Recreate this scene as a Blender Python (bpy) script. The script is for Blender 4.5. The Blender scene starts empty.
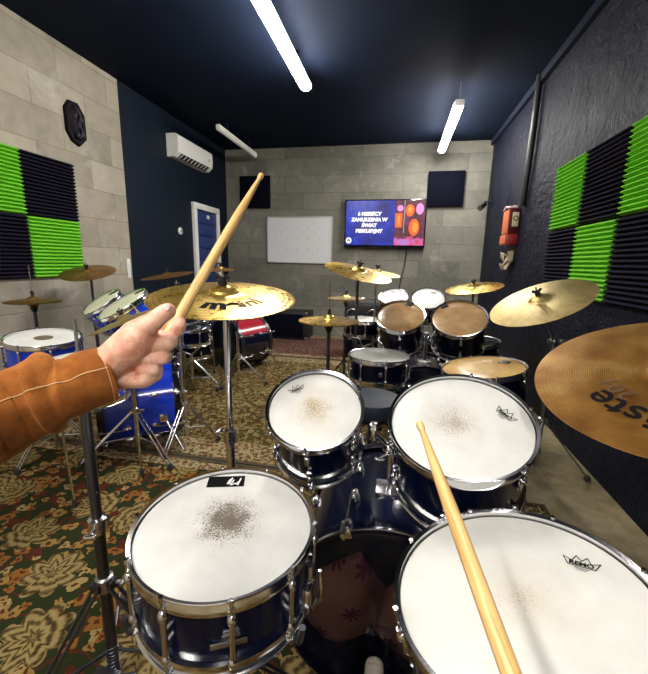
import bpy, bmesh, math, random
from mathutils import Vector, Matrix, Euler, noise
random.seed(7)
PI=math.pi; S=bpy.context.scene; COL=S.collection
V=Vector
# ------------------------------------------------------------------ camera
FPX=367.99; YAW,PIT,ROL=0.1926,0.2013,0.0216; EYE=V((0,0,1.2))
_f=V((-math.sin(YAW)*math.cos(PIT),math.cos(YAW)*math.cos(PIT),-math.sin(PIT)))
_r=V((math.cos(YAW),math.sin(YAW),0)); _u=_r.cross(_f)
RR=math.cos(ROL)*_r+math.sin(ROL)*_u; UU=-math.sin(ROL)*_r+math.cos(ROL)*_u
cam=bpy.data.cameras.new('camera'); cam.sensor_fit='HORIZONTAL'; cam.sensor_width=36; cam.lens=36*FPX/648; cam.clip_start=.02
co=bpy.data.objects.new('camera',cam); COL.objects.link(co)
co.matrix_world=Matrix(((RR.x,UU.x,-_f.x,EYE.x),(RR.y,UU.y,-_f.y,EYE.y),(RR.z,UU.z,-_f.z,EYE.z),(0,0,0,1)))
S.camera=co
def at(px,py,d): return EYE+(_f+RR*((px-324)/FPX)-UU*((py-337)/FPX))*d
XL,XR,YB,H,YF=-2.80,1.19,5.856,2.897,-2.6

# ------------------------------------------------------------------ materials
MATS={}
def mat(name,col,rough=.5,metal=0,coat=0,spec=.5,emit=None,es=0,trans=0,alpha=1):
    m=bpy.data.materials.new(name); m.use_nodes=True; b=m.node_tree.nodes['Principled BSDF']
    b.inputs['Base Color'].default_value=(*col,1); b.inputs['Roughness'].default_value=rough; b.inputs['Metallic'].default_value=metal
    b.inputs['Coat Weight'].default_value=coat; b.inputs['Coat Roughness'].default_value=.05; b.inputs['Specular IOR Level'].default_value=spec
    if emit: b.inputs['Emission Color'].default_value=(*emit,1); b.inputs['Emission Strength'].default_value=es
    b.inputs['Transmission Weight'].default_value=trans; b.inputs['Alpha'].default_value=alpha
    MATS[name]=m; return m
class G:
    """tiny node-graph writer"""
    def __init__(s,m): s.t=m.node_tree; s.b=s.t.nodes['Principled BSDF']
    def n(s,typ,ins={},**kw):
        x=s.t.nodes.new('ShaderNode'+typ)
        for k,v in kw.items(): setattr(x,k,v)
        for k,v in ins.items(): s.set(x.inputs[k],v)
        return x
    def set(s,sock,v):
        if isinstance(v,bpy.types.NodeSocket): s.t.links.new(v,sock)
        elif isinstance(v,bpy.types.Node): s.t.links.new(v.outputs[0],sock)
        else:
            if sock.type=='RGBA' and len(v)==3: v=(*v,1)
            sock.default_value=v
    def m(s,op,a,b=0,c=None,clamp=False):
        x=s.t.nodes.new('ShaderNodeMath'); x.operation=op; x.use_clamp=clamp
        s.set(x.inputs[0],a); s.set(x.inputs[1],b)
        if c is not None: s.set(x.inputs[2],c)
        return x.outputs[0]
    def mix(s,fac,a,b,mode='MIX'):
        x=s.t.nodes.new('ShaderNodeMix'); x.data_type='RGBA'; x.blend_type=mode
        s.set(x.inputs[0],fac); s.set(x.inputs[6],a); s.set(x.inputs[7],b); return x.outputs[2]
    def ramp(s,fac,stops,interp='LINEAR'):
        x=s.t.nodes.new('ShaderNodeValToRGB'); cr=x.color_ramp; cr.interpolation=interp
        while len(cr.elements)<len(stops): cr.elements.new(.5)
        for e,(p,c) in zip(cr.elements,stops):
            e.position=p; e.color=(*c,1) if len(c)==3 else c
        s.set(x.inputs[0],fac); return x.outputs[0]
    def obj(s): return s.n('TexCoord').outputs['Object']
    def noise(s,vec,scale,detail=3,rough=.5,dist=0): return s.n('TexNoise',{'Vector':vec,'Scale':scale,'Detail':detail,'Roughness':rough,'Distortion':dist}).outputs[0]
    def bump(s,h,st=.3,d=.01):
        x=s.n('Bump',{'Strength':st,'Distance':d,'Height':h}); s.set(s.b.inputs['Normal'],x.outputs[0])
    def col(s,v): s.set(s.b.inputs['Base Color'],v)
    def rough(s,v): s.set(s.b.inputs['Roughness'],v)
    def xyz(s,vec):
        x=s.n('SeparateXYZ',{0:vec}); return x.outputs
chrome=mat('chrome',(.78,.78,.80),.16,1); steel=mat('worn_steel',(.42,.42,.44),.32,1); dsteel=mat('dark_steel',(.10,.10,.12),.3,.9)
black=mat('black_plastic',(.012,.012,.015),.45); rubber=mat('rubber',(.015,.015,.016),.8); felt=mat('felt',(.30,.27,.22),.95)
blackgloss=mat('black_gloss',(.006,.007,.012),.12,coat=.6)
navy_lac=mat('navy_lacquer',(.0015,.004,.022),.20,coat=.12,spec=.25); blue_lac=mat('blue_lacquer',(.008,.045,.62),.2,coat=.8)
midnight=mat('midnight_lacquer',(.0015,.0025,.012),.22,coat=.12,spec=.25)
white=mat('white_plastic',(.80,.80,.77),.4); cream=mat('cream',(.66,.58,.38),.6); ink=mat('black_ink',(.006,.006,.007),.9,spec=.1)
whiteink=mat('white_ink',(.85,.85,.82),.6); greyink=mat('grey_ink',(.16,.13,.08),.8,spec=.2)
head_plain=mat('plain_white_head',(.84,.84,.80),.55); head_blk=mat('black_head',(.010,.012,.022),.18,coat=.4)
redpaint=mat('red_paint',(.28,.02,.02),.35,coat=.4); orangepaint=mat('orange_paint',(.52,.13,.045),.5); maroon=mat('maroon_paint',(.08,.008,.012),.5,spec=.2)
vinyl=mat('vinyl_grey_blue',(.012,.019,.032),.5,spec=.3)
cloth_grille=mat('black_grille_cloth',(.003,.004,.010),.9,spec=.08)
lamp_on=mat('lamp_lit',(1,1,1),.4,emit=(1,.955,.89),es=26); lamp_off=mat('lamp_off',(.75,.74,.70),.45)
board=mat('whiteboard_white',(.74,.77,.79),.25); alu=mat('aluminium',(.6,.6,.6),.35,1)
skin_m=mat('skin',(.62,.33,.24),.5)
g=G(skin_m); o=g.obj(); g.b.inputs['Subsurface Weight'].default_value=.12; g.b.inputs['Subsurface Radius'].default_value=(.02,.008,.005)
n1=g.noise(o,55,4,.6); n2=g.noise(o,420,3,.6)
g.col(g.ramp(n1,[(.32,(.70,.27,.18)),(.5,(.82,.44,.31)),(.68,(.90,.58,.44))])); g.bump(g.m('ADD',n2,g.m('MULTIPLY',n1,1.5)),.35,.002)
nail_m=mat('nail',(.72,.40,.33),.25,coat=.3)
suede=mat('brown_suede',(.33,.105,.022),.95,spec=.15)
g=G(suede); o=g.obj(); n1=g.noise(o,18,5,.65); n2=g.noise(o,700,2,.6)
g.col(g.ramp(n1,[(.28,(.10,.027,.007)),(.5,(.27,.085,.017)),(.74,(.46,.17,.036))])); g.bump(n2,.5,.0015)
g.b.inputs['Sheen Weight'].default_value=.4; g.b.inputs['Sheen Tint'].default_value=(.9,.45,.15,1)
suede_in=mat('suede_lining',(.12,.04,.015),.95); thread=mat('thread',(.62,.40,.20),.8)
wood=mat('stick_hickory',(.62,.36,.13),.38)
g=G(wood); o=g.obj(); mp=g.n('Mapping',{'Vector':o,'Scale':(90,90,5)}).outputs[0]; n1=g.noise(mp,2.2,5,.6,.6)
g.col(g.ramp(n1,[(.28,(.42,.20,.05)),(.48,(.74,.46,.17)),(.72,(.86,.62,.30))])); g.bump(n1,.15,.001)

def head_mat(name,stain=(0,0),sr=.06,amt=1.0,tone=(.77,.77,.74),dirt=(.20,.15,.09),seed=0.0,dens=.5):
    m=mat(name,tone,.5,spec=.4); g=G(m); o=g.obj(); x,y,z=g.xyz(o)
    dx=g.m('SUBTRACT',x,stain[0]); dy=g.m('SUBTRACT',y,stain[1])
    d=g.m('SQRT',g.m('ADD',g.m('MULTIPLY',dx,dx),g.m('MULTIPLY',dy,dy)))
    off=g.n('Mapping',{'Vector':o,'Location':(seed,seed*1.7,0)}).outputs[0]
    mp=g.n('Mapping',{'Vector':off,'Scale':(1.0,1.6,1)}).outputs[0]
    sp=g.noise(mp,230,3,.62); big=g.noise(off,9,4,.6); wob=g.noise(off,28,3,.6)
    fall=g.m('SUBTRACT',1,g.m('DIVIDE',g.m('ADD',d,g.m('MULTIPLY',g.m('SUBTRACT',wob,.5),sr*.7)),sr),clamp=True)
    thr=g.m('SUBTRACT',.78,g.m('MULTIPLY',fall,dens))
    spots=g.m('MULTIPLY',g.m('MULTIPLY',g.m('SUBTRACT',sp,thr),9,clamp=True),g.m('MULTIPLY',fall,3,clamp=True))
    soft=g.m('MULTIPLY',g.m('POWER',fall,1.5),.45*amt)
    c0=g.ramp(big,[(.3,tuple(t*.86 for t in tone)),(.62,tone)])
    c1=g.mix(soft,c0,tuple(.5*a+.5*b for a,b in zip(dirt,(.62,.50,.33))))
    c2=g.mix(g.m('MULTIPLY',spots,min(1,.85*amt)),c1,dirt)
    fl=g.m('MULTIPLY',g.m('GREATER_THAN',g.noise(off,95,2,.5),.735),.35)
    g.col(g.mix(fl,c2,tuple(t*.6 for t in tone))); g.bump(sp,.06,.0006); return m
head_snare=head_mat('worn_snare_head',(-.002,.012),.115,1.0,dirt=(.085,.060,.032),seed=3,dens=.54)
head_t1=head_mat('worn_tom_head',(.003,.0),.10,1.35,dirt=(.33,.22,.08),seed=11,dens=.36)
head_t2=head_mat('spotted_tom_head',(-.011,.0),.115,.8,dirt=(.28,.19,.10),seed=23,dens=.38)
head_ft=head_mat('floor_tom_head',(.0,-.005),.12,.9,tone=(.74,.735,.69),dirt=(.40,.31,.20),seed=31,dens=.26)
head_back=head_mat('grey_worn_head',(0,0),.07,.6,dirt=(.25,.22,.16),seed=41,dens=.3)
head_green=head_mat('yellowed_head',(0,0),.09,.5,tone=(.70,.72,.52),dirt=(.4,.4,.25),seed=47,dens=.2)
def tan_mat(name,seed,k=(.72,.72,.72)):
    m=mat(name,(.55,.33,.14),.3,coat=.35); g=G(m); o=g.n('Mapping',{'Vector':g.obj(),'Location':(seed,seed,0)}).outputs[0]
    n1=g.noise(o,6,4,.6); n2=g.noise(o,160,3,.6)
    c=g.ramp(n1,[(p_,tuple(a_*b_ for a_,b_ in zip(c_,k))) for p_,c_ in ((.3,(.36,.19,.07)),(.52,(.58,.36,.17)),(.72,(.76,.56,.33)))])
    g.col(g.mix(g.m('MULTIPLY',g.m('GREATER_THAN',n2,.68),.4),c,(.75,.62,.42))); g.bump(n2,.05,.001); return m
head_tan=tan_mat('tan_clear_head',2.0); head_tan2=tan_mat('amber_clear_head',5.0); head_tan3=tan_mat('honey_clear_head',8.0,(1.05,1.05,.72))
def brass_mat(name,a,b,c,rings=420,scale=26,rough=.24,metal=.85,ringmix=.16):
    m=mat(name,b,rough,metal); g=G(m); o=g.obj(); x,y,z=g.xyz(o)
    rr=g.m('SQRT',g.m('ADD',g.m('MULTIPLY',x,x),g.m('MULTIPLY',y,y)))
    n1=g.noise(o,scale,5,.65); n2=g.noise(o,6,3,.5)
    w=g.m('SINE',g.m('MULTIPLY',rr,rings)); ringn=g.noise(g.n('CombineXYZ',{0:g.m('MULTIPLY',rr,1.0)}).outputs[0],240,2,.7)
    cc=g.ramp(g.m('ADD',g.m('MULTIPLY',n1,.6),g.m('MULTIPLY',n2,.4)),[(.32,a),(.5,b),(.68,c)])
    g.col(g.mix(g.m('MULTIPLY',g.m('ADD',g.m('ADD',w,1),g.m('MULTIPLY',g.m('SUBTRACT',ringn,.5),2)),ringmix,clamp=True),cc,tuple(.45*t for t in a)))
    g.rough(g.m('ADD',rough-.06,g.m('MULTIPLY',n1,.22)))
    g.bump(g.m('ADD',w,g.m('MULTIPLY',ringn,3)),.22,.0005); 
    g.b.inputs['Anisotropic'].default_value=.5
    return m
brass_gold=brass_mat('golden_brass',(.42,.24,.03),(.72,.47,.09),(.86,.64,.22))
brass_ride=brass_mat('tarnished_bronze',(.24,.09,.015),(.50,.245,.05),(.72,.46,.15),rings=1900,scale=11,rough=.33,metal=.7,ringmix=.30)
brass_pale=brass_mat('hammered_bronze',(.40,.29,.10),(.56,.42,.17),(.70,.56,.28),rings=900,scale=30,rough=.36)
brass_dark=brass_mat('dark_bronze',(.13,.06,.02),(.30,.16,.05),(.46,.28,.10),rings=500,scale=16,rough=.35,metal=.75)

# walls --------------------------------------------------------------
def block_mat(name,axis,tone,dark,paint_at=None,paint=(.0035,.0085,.019),bw=.52,bh=.26):
    m=mat(name,tone,.85,spec=.2); g=G(m); o=g.obj(); x,y,z=g.xyz(o); a=(x,y)[axis]
    uv=g.n('CombineXYZ',{0:a,1:z,2:0}).outputs[0]
    wob=g.n('VectorMath',{0:uv,1:g.n('VectorMath',{0:g.n('TexNoise',{'Vector':uv,'Scale':2.5}).outputs[1],1:(.03,.02,0)},operation='MULTIPLY').outputs[0]},operation='ADD').outputs[0]
    bt=g.n('TexBrick',{'Vector':wob,'Color1':(.25,.25,.25),'Color2':(.8,.8,.8),'Mortar':(.5,.5,.5),'Scale':1,'Mortar Size':.006,'Mortar Smooth':.4,'Brick Width':bw,'Row Height':bh,'Bias':0})
    n1=g.noise(uv,1.6,5,.6); n2=g.noise(uv,9,4,.6); n3=g.noise(uv,120,2,.6)
    v=g.m('ADD',g.m('MULTIPLY',g.n('RGBToBW',{0:bt.outputs[0]}).outputs[0],.35),g.m('ADD',g.m('MULTIPLY',n1,.5),g.m('MULTIPLY',n2,.3)))
    c=g.ramp(v,[(.36,dark),(.56,tone),(.8,tuple(min(1,t*1.35) for t in tone))])
    c=g.mix(g.m('MULTIPLY',bt.outputs[1],.5),c,tuple(t*.62 for t in tone))
    light=g.m('MULTIPLY',g.m('MULTIPLY',g.m('SUBTRACT',g.noise(uv,2.6,6,.7,.5),.56),7,clamp=True),.38)
    c=g.mix(light,c,(.55,.54,.50))
    hgt=g.m('ADD',g.m('MULTIPLY',bt.outputs[1],-1.0),g.m('MULTIPLY',n3,.35))
    if paint_at is not None:
        k=g.m('GREATER_THAN',a,paint_at); n4=g.noise(uv,3,4,.6)
        c=g.mix(k,c,g.mix(n4,tuple(p*.8 for p in paint),tuple(p*1.25 for p in paint)))
        g.rough(g.mix(k,(.85,)*3,(.55,)*3))
        hgt=g.m('MULTIPLY',hgt,g.m('SUBTRACT',1,g.m('MULTIPLY',k,.8)))
    g.col(c); g.bump(hgt,.45,.01); return m
left_m=block_mat('pale_block_wall',1,(.31,.28,.225),(.19,.175,.145),paint_at=3.53)
back_m=block_mat('grey_block_wall',0,(.20,.195,.165),(.115,.115,.10),bw=.6,bh=.25)
rear_m=block_mat('rear_block_wall',0,(.50,.48,.44),(.40,.38,.35))  # unseen wall, pale tone made up to bounce fill light forward
ceil_m=mat('navy_ceiling',(.007,.014,.030),.8,spec=.12); g=G(ceil_m); o=g.obj(); n=g.noise(o,2,4,.6)
g.col(g.ramp(n,[(.3,(.0024,.0062,.019)),(.7,(.0042,.0098,.026))])); g.bump(g.noise(o,60,3,.6),.2,.004)
right_m=mat('navy_rough_plaster',(.02,.025,.045),.5,spec=.10); g=G(right_m); o=g.obj()
n1=g.noise(o,3.2,6,.7,.6); n2=g.noise(o,16,5,.7); n3=g.noise(o,90,3,.6)
c=g.ramp(n1,[(.3,(.0035,.005,.014)),(.55,(.008,.010,.021)),(.75,(.022,.023,.032))])
chip=g.m('GREATER_THAN',g.noise(g.n('Mapping',{'Vector':o,'Scale':(1,1,1.8)}).outputs[0],21,4,.7),.725)
g.col(g.mix(g.m('MULTIPLY',chip,.55),c,(.30,.30,.32)))
g.rough(g.m('ADD',.22,g.m('MULTIPLY',n1,.5))); g.bump(g.m('ADD',g.m('MULTIPLY',n1,2.2),g.m('ADD',n2,g.m('MULTIPLY',n3,.25))),.75,.03)
conc=mat('bare_concrete',(.2,.17,.11),.8); g=G(conc); o=g.obj(); n1=g.noise(o,1.7,6,.65,.4); n2=g.noise(o,14,5,.65)
c=g.ramp(g.m('ADD',g.m('MULTIPLY',n1,.7),g.m('MULTIPLY',n2,.3)),[(.32,(.07,.055,.025)),(.5,(.24,.19,.10)),(.68,(.42,.36,.22))])
g.col(c); g.bump(n2,.3,.01)

# carpets ------------------------------------------------------------
def flowers(g,vec,scale,petals,size,depth,rnd=1.0,warp=0.0,ph=0.0):
    """mask and inner radius of a petalled flower in every voronoi cell"""
    if warp: vec=g.n('VectorMath',{0:vec,1:g.n('VectorMath',{0:g.n('TexNoise',{'Vector':vec,'Scale':scale*1.3}).outputs[1],1:(warp,warp,0)},operation='MULTIPLY').outputs[0]},operation='ADD').outputs[0]
    vo=g.n('TexVoronoi',{'Vector':vec,'Scale':scale,'Randomness':rnd},voronoi_dimensions='2D')
    d=g.n('VectorMath',{0:vec,1:vo.outputs['Position']},operation='SUBTRACT').outputs[0]
    x,y,z=g.xyz(d); r=g.m('MULTIPLY',g.m('SQRT',g.m('ADD',g.m('MULTIPLY',x,x),g.m('MULTIPLY',y,y))),scale)
    cr=g.xyz(vo.outputs['Color'])
    ang=g.m('ADD',g.m('ARCTAN2',y,x),g.m('ADD',g.m('MULTIPLY',cr[0],6.28),ph))
    lim=g.m('MULTIPLY',g.m('ADD',1-depth,g.m('MULTIPLY',g.m('ABSOLUTE',g.m('COSINE',g.m('MULTIPLY',ang,petals/2))),depth)),size)
    t=g.m('DIVIDE',r,lim); mask=g.m('LESS_THAN',t,1)
    return mask,t,cr,ang
def rug_mat(name,ground,ground2,leafcols,rose,fine=1.0,busy=.5,red=(.15,.035,.018)):
    m=mat(name,ground,.95,spec=.1); g=G(m); o=g.obj(); x,y,z=g.xyz(o); p=g.n('CombineXYZ',{0:x,1:y,2:0}).outputs[0]
    n0=g.noise(p,60,3,.6); c=g.mix(n0,ground,ground2)
    # vines
    vn=g.n('TexNoise',{'Vector':p,'Scale':5*fine,'Detail':1.5}).outputs[0]
    vine=g.m('LESS_THAN',g.m('ABSOLUTE',g.m('SUBTRACT',vn,.5)),.012); c=g.mix(vine,c,red)
    for sc,pt,sz,dp,cols,ph in ((13*fine,2,.44,.62,leafcols,0.0),(17*fine,3,.36,.6,leafcols[::-1],1.3),(9*fine,4,.33,.5,[red,leafcols[1],leafcols[0]],2.2)):
        q=g.n('Mapping',{'Vector':p,'Location':(ph*3.1,ph*1.7,0)}).outputs[0]
        mk,t,cr,an=flowers(g,q,sc,pt,sz,dp,1.0,.05/fine)
        keep=g.m('MULTIPLY',mk,g.m('LESS_THAN',cr[1],busy))
        cc=g.ramp(cr[2],[(0,cols[0]),(.4,cols[1]),(.75,cols[2])],'CONSTANT'); cc=g.mix(g.m('LESS_THAN',t,.35),cc,red)
        c=g.mix(keep,c,cc)
    if rose:
        q=g.n('Mapping',{'Vector':p,'Location':(.37,.11,0)}).outputs[0]
        mk,t,cr,an=flowers(g,q,3.0*fine,8,.36,.30,.7,.035)
        ring=g.m('SINE',g.m('ADD',g.m('MULTIPLY',t,17),g.m('MULTIPLY',g.m('ABSOLUTE',g.m('COSINE',g.m('MULTIPLY',an,4.5))),3.2)))
        n5=g.noise(q,70,2,.5)
        cc=g.ramp(g.m('ADD',g.m('MULTIPLY',ring,.22),g.m('ADD',g.m('MULTIPLY',n5,.6),g.m('MULTIPLY',g.noise(q,34,3,.6),.4))),[(.25,(.09,.065,.022)),(.42,(.26,.17,.06)),(.6,rose),(.95,(.55,.44,.22))])
        c=g.mix(mk,c,cc)
    sp=g.noise(p,260,2,.7); c=g.mix(g.m('MULTIPLY',g.m('SUBTRACT',sp,.35),1.1,clamp=True),g.mix(.55,c,(0,0,0)),c)
    g.col(c); g.bump(sp,.8,.006); return m
LEAF=[(.50,.30,.085),(.42,.17,.04),(.58,.42,.16)]
rug_green=rug_mat('green_floral_rug',(.034,.044,.014),(.050,.060,.020),LEAF,(.52,.38,.14),1.05,.52)
rug_mid=rug_mat('olive_rug',(.11,.10,.03),(.17,.14,.05),[(.42,.31,.11),(.56,.44,.20),(.20,.08,.03)],None,1.7,.8,(.12,.04,.02))
rug_red=rug_mat('red_brown_rug',(.17,.085,.065),(.24,.12,.09),[(.34,.22,.16),(.26,.09,.07),(.42,.33,.24)],None,2.2,.8,(.14,.03,.03))
rug_cream=rug_mat('cream_border',(.58,.47,.25),(.66,.54,.32),[(.34,.17,.06),(.20,.15,.06),(.7,.6,.36)],None,2.4,.8,(.22,.08,.03))
rug_edge=mat('rug_edge_dark',(.06,.045,.025),.9)

# ------------------------------------------------------------------ mesh helpers
def smooth(me,ang=40):
    me.polygons.foreach_set('use_smooth',[True]*len(me.polygons)); me.set_sharp_from_angle(angle=math.radians(ang))
def mesh(name,bm,m,ang=40):
    bmesh.ops.recalc_face_normals(bm,faces=bm.faces[:]); me=bpy.data.meshes.new(name); bm.to_mesh(me); bm.free()
    if m: me.materials.append(m)
    smooth(me,ang); return me
def obj(name,bm,m,parent=None,ang=40):
    me=bm if isinstance(bm,bpy.types.Mesh) else mesh(name,bm,m,ang)
    o=bpy.data.objects.new(name,me); COL.objects.link(o)
    if parent: o.parent=parent
    return o
def thing(name,label,cat,loc=(0,0,0),group=None,rot=None):
    o=bpy.data.objects.new(name,None); o.empty_display_size=.05; COL.objects.link(o)
    if rot is not None: o.matrix_world=Matrix.Translation(V(loc))@(rot.to_4x4() if hasattr(rot,'to_4x4') else rot)
    else: o.location=loc
    return tag(o,label,cat,group)
def tag(o,label,cat,group=None):
    o['label']=label; o['category']=cat
    if group: o['group']=group
    return o
def struct(o,label=None): 
    o['kind']='structure'
    if label: o['label']=label; o['category']=o.name.split('_')[0]
    return o
B=bmesh.new
def box(bm,c,s,rot=None,bev=0):
    r=bmesh.ops.create_cube(bm,size=1); vs=r['verts']
    M=Matrix.Translation(V(c))@((rot.to_4x4()) if rot is not None else Matrix.Identity(4))@Matrix.Diagonal((*s,1))
    bmesh.ops.transform(bm,matrix=M,verts=vs)
    if bev:
        es=list({e for v in vs for e in v.link_edges}); bmesh.ops.bevel(bm,geom=es,offset=bev,segments=2,profile=.5,affect='EDGES')
    return bm
def basis(d):
    d=d.normalized(); a=V((0,0,1)) if abs(d.z)<.9 else V((1,0,0)); x=d.cross(a).normalized(); return x,d.cross(x)
def cyl(bm,p0,p1,r0,r1=None,seg=14,caps=True):
    p0,p1=V(p0),V(p1); r1=r0 if r1 is None else r1; x,y=basis(p1-p0); R0=[];R1=[]
    for i in range(seg):
        a=2*PI*i/seg; d=x*math.cos(a)+y*math.sin(a); R0.append(bm.verts.new(p0+d*r0)); R1.append(bm.verts.new(p1+d*r1))
    for i in range(seg): bm.faces.new((R0[i],R0[(i+1)%seg],R1[(i+1)%seg],R1[i]))
    if caps: bm.faces.new(R0[::-1]); bm.faces.new(R1)
    return bm
def tube(bm,pts,r,seg=10,caps=True):
    pts=[V(p) for p in pts]; rs=r if isinstance(r,(list,tuple)) else [r]*len(pts); rings=[]; x=None
    for i,p in enumerate(pts):
        d=(pts[min(i+1,len(pts)-1)]-pts[max(i-1,0)]).normalized()
        if x is None: x,_=basis(d)
        x=(x-d*x.dot(d)).normalized(); y=d.cross(x)
        rings.append([bm.verts.new(p+(x*math.cos(2*PI*k/seg)+y*math.sin(2*PI*k/seg))*rs[i]) for k in range(seg)])
    for a,b in zip(rings,rings[1:]):
        for k in range(seg): bm.faces.new((a[k],a[(k+1)%seg],b[(k+1)%seg],b[k]))
    if caps: bm.faces.new(rings[0][::-1]); bm.faces.new(rings[-1])
    return bm
def lathe(bm,prof,seg=64,closed=False,M=None):
    rings=[]
    for r,z in prof:
        if r<1e-6: v=bm.verts.new((0,0,z)); rings.append([v]*seg)
        else: rings.append([bm.verts.new((r*math.cos(2*PI*k/seg),r*math.sin(2*PI*k/seg),z)) for k in range(seg)])
    pr=list(zip(rings,rings[1:]))+([(rings[-1],rings[0])] if closed else [])
    for a,b in pr:
        for k in range(seg):
            q=[]; 
            for v in (a[k],a[(k+1)%seg],b[(k+1)%seg],b[k]):
                if v not in q: q.append(v)
            if len(q)>2:
                try: bm.faces.new(q)
                except ValueError: pass
    if M is not None: bmesh.ops.transform(bm,matrix=M,verts=list({v for R in rings for v in R}))
    return bm
def ball(bm,c,r,s=(1,1,1),seg=14):
    q=bmesh.ops.create_uvsphere(bm,u_segments=seg,v_segments=max(6,seg//2),radius=r)
    bmesh.ops.transform(bm,matrix=Matrix.Translation(V(c))@Matrix.Diagonal((*s,1)),verts=q['verts']); return bm
def frame(n):
    n=V(n).normalized(); x=(V((1,0,0))-n*n.x).normalized(); y=n.cross(x)
    return Matrix((x,y,n)).transposed()
def inst(me,parent,name,M):
    o=bpy.data.objects.new(name,me); COL.objects.link(o); o.parent=parent; o.matrix_local=M; return o
def rz(a): return Matrix.Rotation(a,4,'Z')
def T(x,y,z): return Matrix.Translation((x,y,z))
def text_bm(txt,size,bold=0.0,shear=0.0,bm=None,M=None,align='CENTER'):
    cu=bpy.data.curves.new('t','FONT'); cu.body=txt; cu.size=size; cu.align_x=align; cu.align_y='CENTER'; cu.offset=bold; cu.shear=shear; cu.resolution_u=3
    o=bpy.data.objects.new('t',cu); COL.objects.link(o); dg=bpy.context.evaluated_depsgraph_get(); dg.update()
    me=bpy.data.meshes.new_from_object(o.evaluated_get(dg)); bpy.data.objects.remove(o); bpy.data.curves.remove(cu)
    bm=bm or B(); n0=len(bm.verts); bm.from_mesh(me); bpy.data.meshes.remove(me); bm.verts.ensure_lookup_table()
    if M is not None: bmesh.ops.transform(bm,matrix=M,verts=bm.verts[n0:])
    return bm
def ribbon(bm,pts,w,z=0,close=False):
    pts=[V((p[0],p[1],z)) for p in pts]; n=len(pts)
    for i in range(n if close else n-1):
        a,b=pts[i],pts[(i+1)%n]; d=(b-a).normalized(); q=V((-d.y,d.x,0))*w/2; a2=a-d*w*.4; b2=b+d*w*.4
        bm.faces.new([bm.verts.new(v) for v in (a2-q,b2-q,b2+q,a2+q)])
    return bm

# ------------------------------------------------------------------ room shell
def slab(name,c,s,m,label): return struct(obj(name,box(B(),c,s),m),label)
Ym=(YB+YF)/2; L=YB-YF
slab('floor',((XL+XR)/2,Ym,-.05),(XR-XL+.2,L+.2,.1),conc,'bare stained concrete floor along the right wall')
slab('ceiling',((XL+XR)/2,Ym,H+.05),(XR-XL+.2,L+.2,.1),ceil_m,'dark navy painted ceiling')
slab('wall_left',(XL-.05,Ym,H/2),(.1,L+.2,H),left_m,'left wall of pale blocks turning to navy paint')
slab('wall_right',(XR+.05,Ym,H/2),(.1,L+.2,H),right_m,'right wall of rough dark navy plaster')
slab('wall_back',((XL+XR)/2,YB+.05,H/2),(XR-XL,.1,H),back_m,'grey block back wall carrying the television')
slab('wall_rear',((XL+XR)/2,YF-.05,H/2),(XR-XL,.1,H),rear_m,'unseen block wall behind the drummer, made pale to bounce light')
slab('trim_1',(XR-.02,Ym,H-.035),(.04,L,.07),mat('navy_trim',(.010,.014,.028),.5,spec=.2),'navy strip along the top of the right wall')
# door on the left wall
door=struct(thing('door_1','blue boarded door in a white frame on the navy wall','door',(XL,5.145,0))); 
bm=B(); 
for y in (-.33,.33): box(bm,(.02,y,.94),(.05,.075,1.88),bev=.006)
box(bm,(.02,0,1.92),(.05,.735,.08),bev=.006); obj('door_frame',bm,white,door)
dblue=mat('door_blue',(.015,.035,.16),.5)
bm=B()
for k in range(11): box(bm,(.008,0,.085+k*.170),(.024,.59,.162),bev=.006)
obj('door_leaf',bm,dblue,door)
bm=B(); box(bm,(.028,.25,1.0),(.012,.035,.2),bev=.003); cyl(bm,(.03,.25,1.03),(.065,.25,1.03),.009); cyl(bm,(.06,.26,1.03),(.06,.15,1.03),.008); obj('door_handle',bm,steel,door)
obj('door_sign',box(B(),(.032,.02,1.80),(.006,.07,.05)),white,door)

# ------------------------------------------------------------------ rugs
def rug(name,label,x0,x1,y0,y1,m,border=None,bw=.12,h=.010):
    r=thing(name,label,'rug',((x0+x1)/2,(y0+y1)/2,0),'floor rugs'); cx,cy=(x0+x1)/2,(y0+y1)/2
    obj('pile',box(B(),(0,0,h/2),(x1-x0,y1-y0,h),bev=.003),m,r)
    if border:
        bm=B(); hx,hy=(x1-x0)/2,(y1-y0)/2
        for s in (-1,1):
            box(bm,(0,s*(hy-bw/2-.03),h),(2*hx-.06,bw,.003)); box(bm,(s*(hx-bw/2-.03),0,h),(bw,2*hy-.06,.0028))
        obj('border_band',bm,border,r)
        bm=B()
        for s in (-1,1):
            box(bm,(0,s*(hy-.008),h/2),(2*hx,.018,h+.004)); box(bm,(s*(hx-.008),0,h/2),(.018,2*hy,h+.0036))
        obj('edge_binding',bm,rug_edge,r)
    return r
rug('green_rug','dark green rug with beige roses under the nearest drums',-2.55,.80,-.35,1.86,rug_green,rug_cream,.07)
rug('olive_rug','olive and brown patterned rug with cream border under the middle drum kits',-2.75,.72,1.875,4.36,rug_mid,rug_cream,.20)
rug('red_rug','faded red brown rug lying before the back wall',-2.6,.75,4.375,5.75,rug_red,rug_cream,.10)

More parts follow.
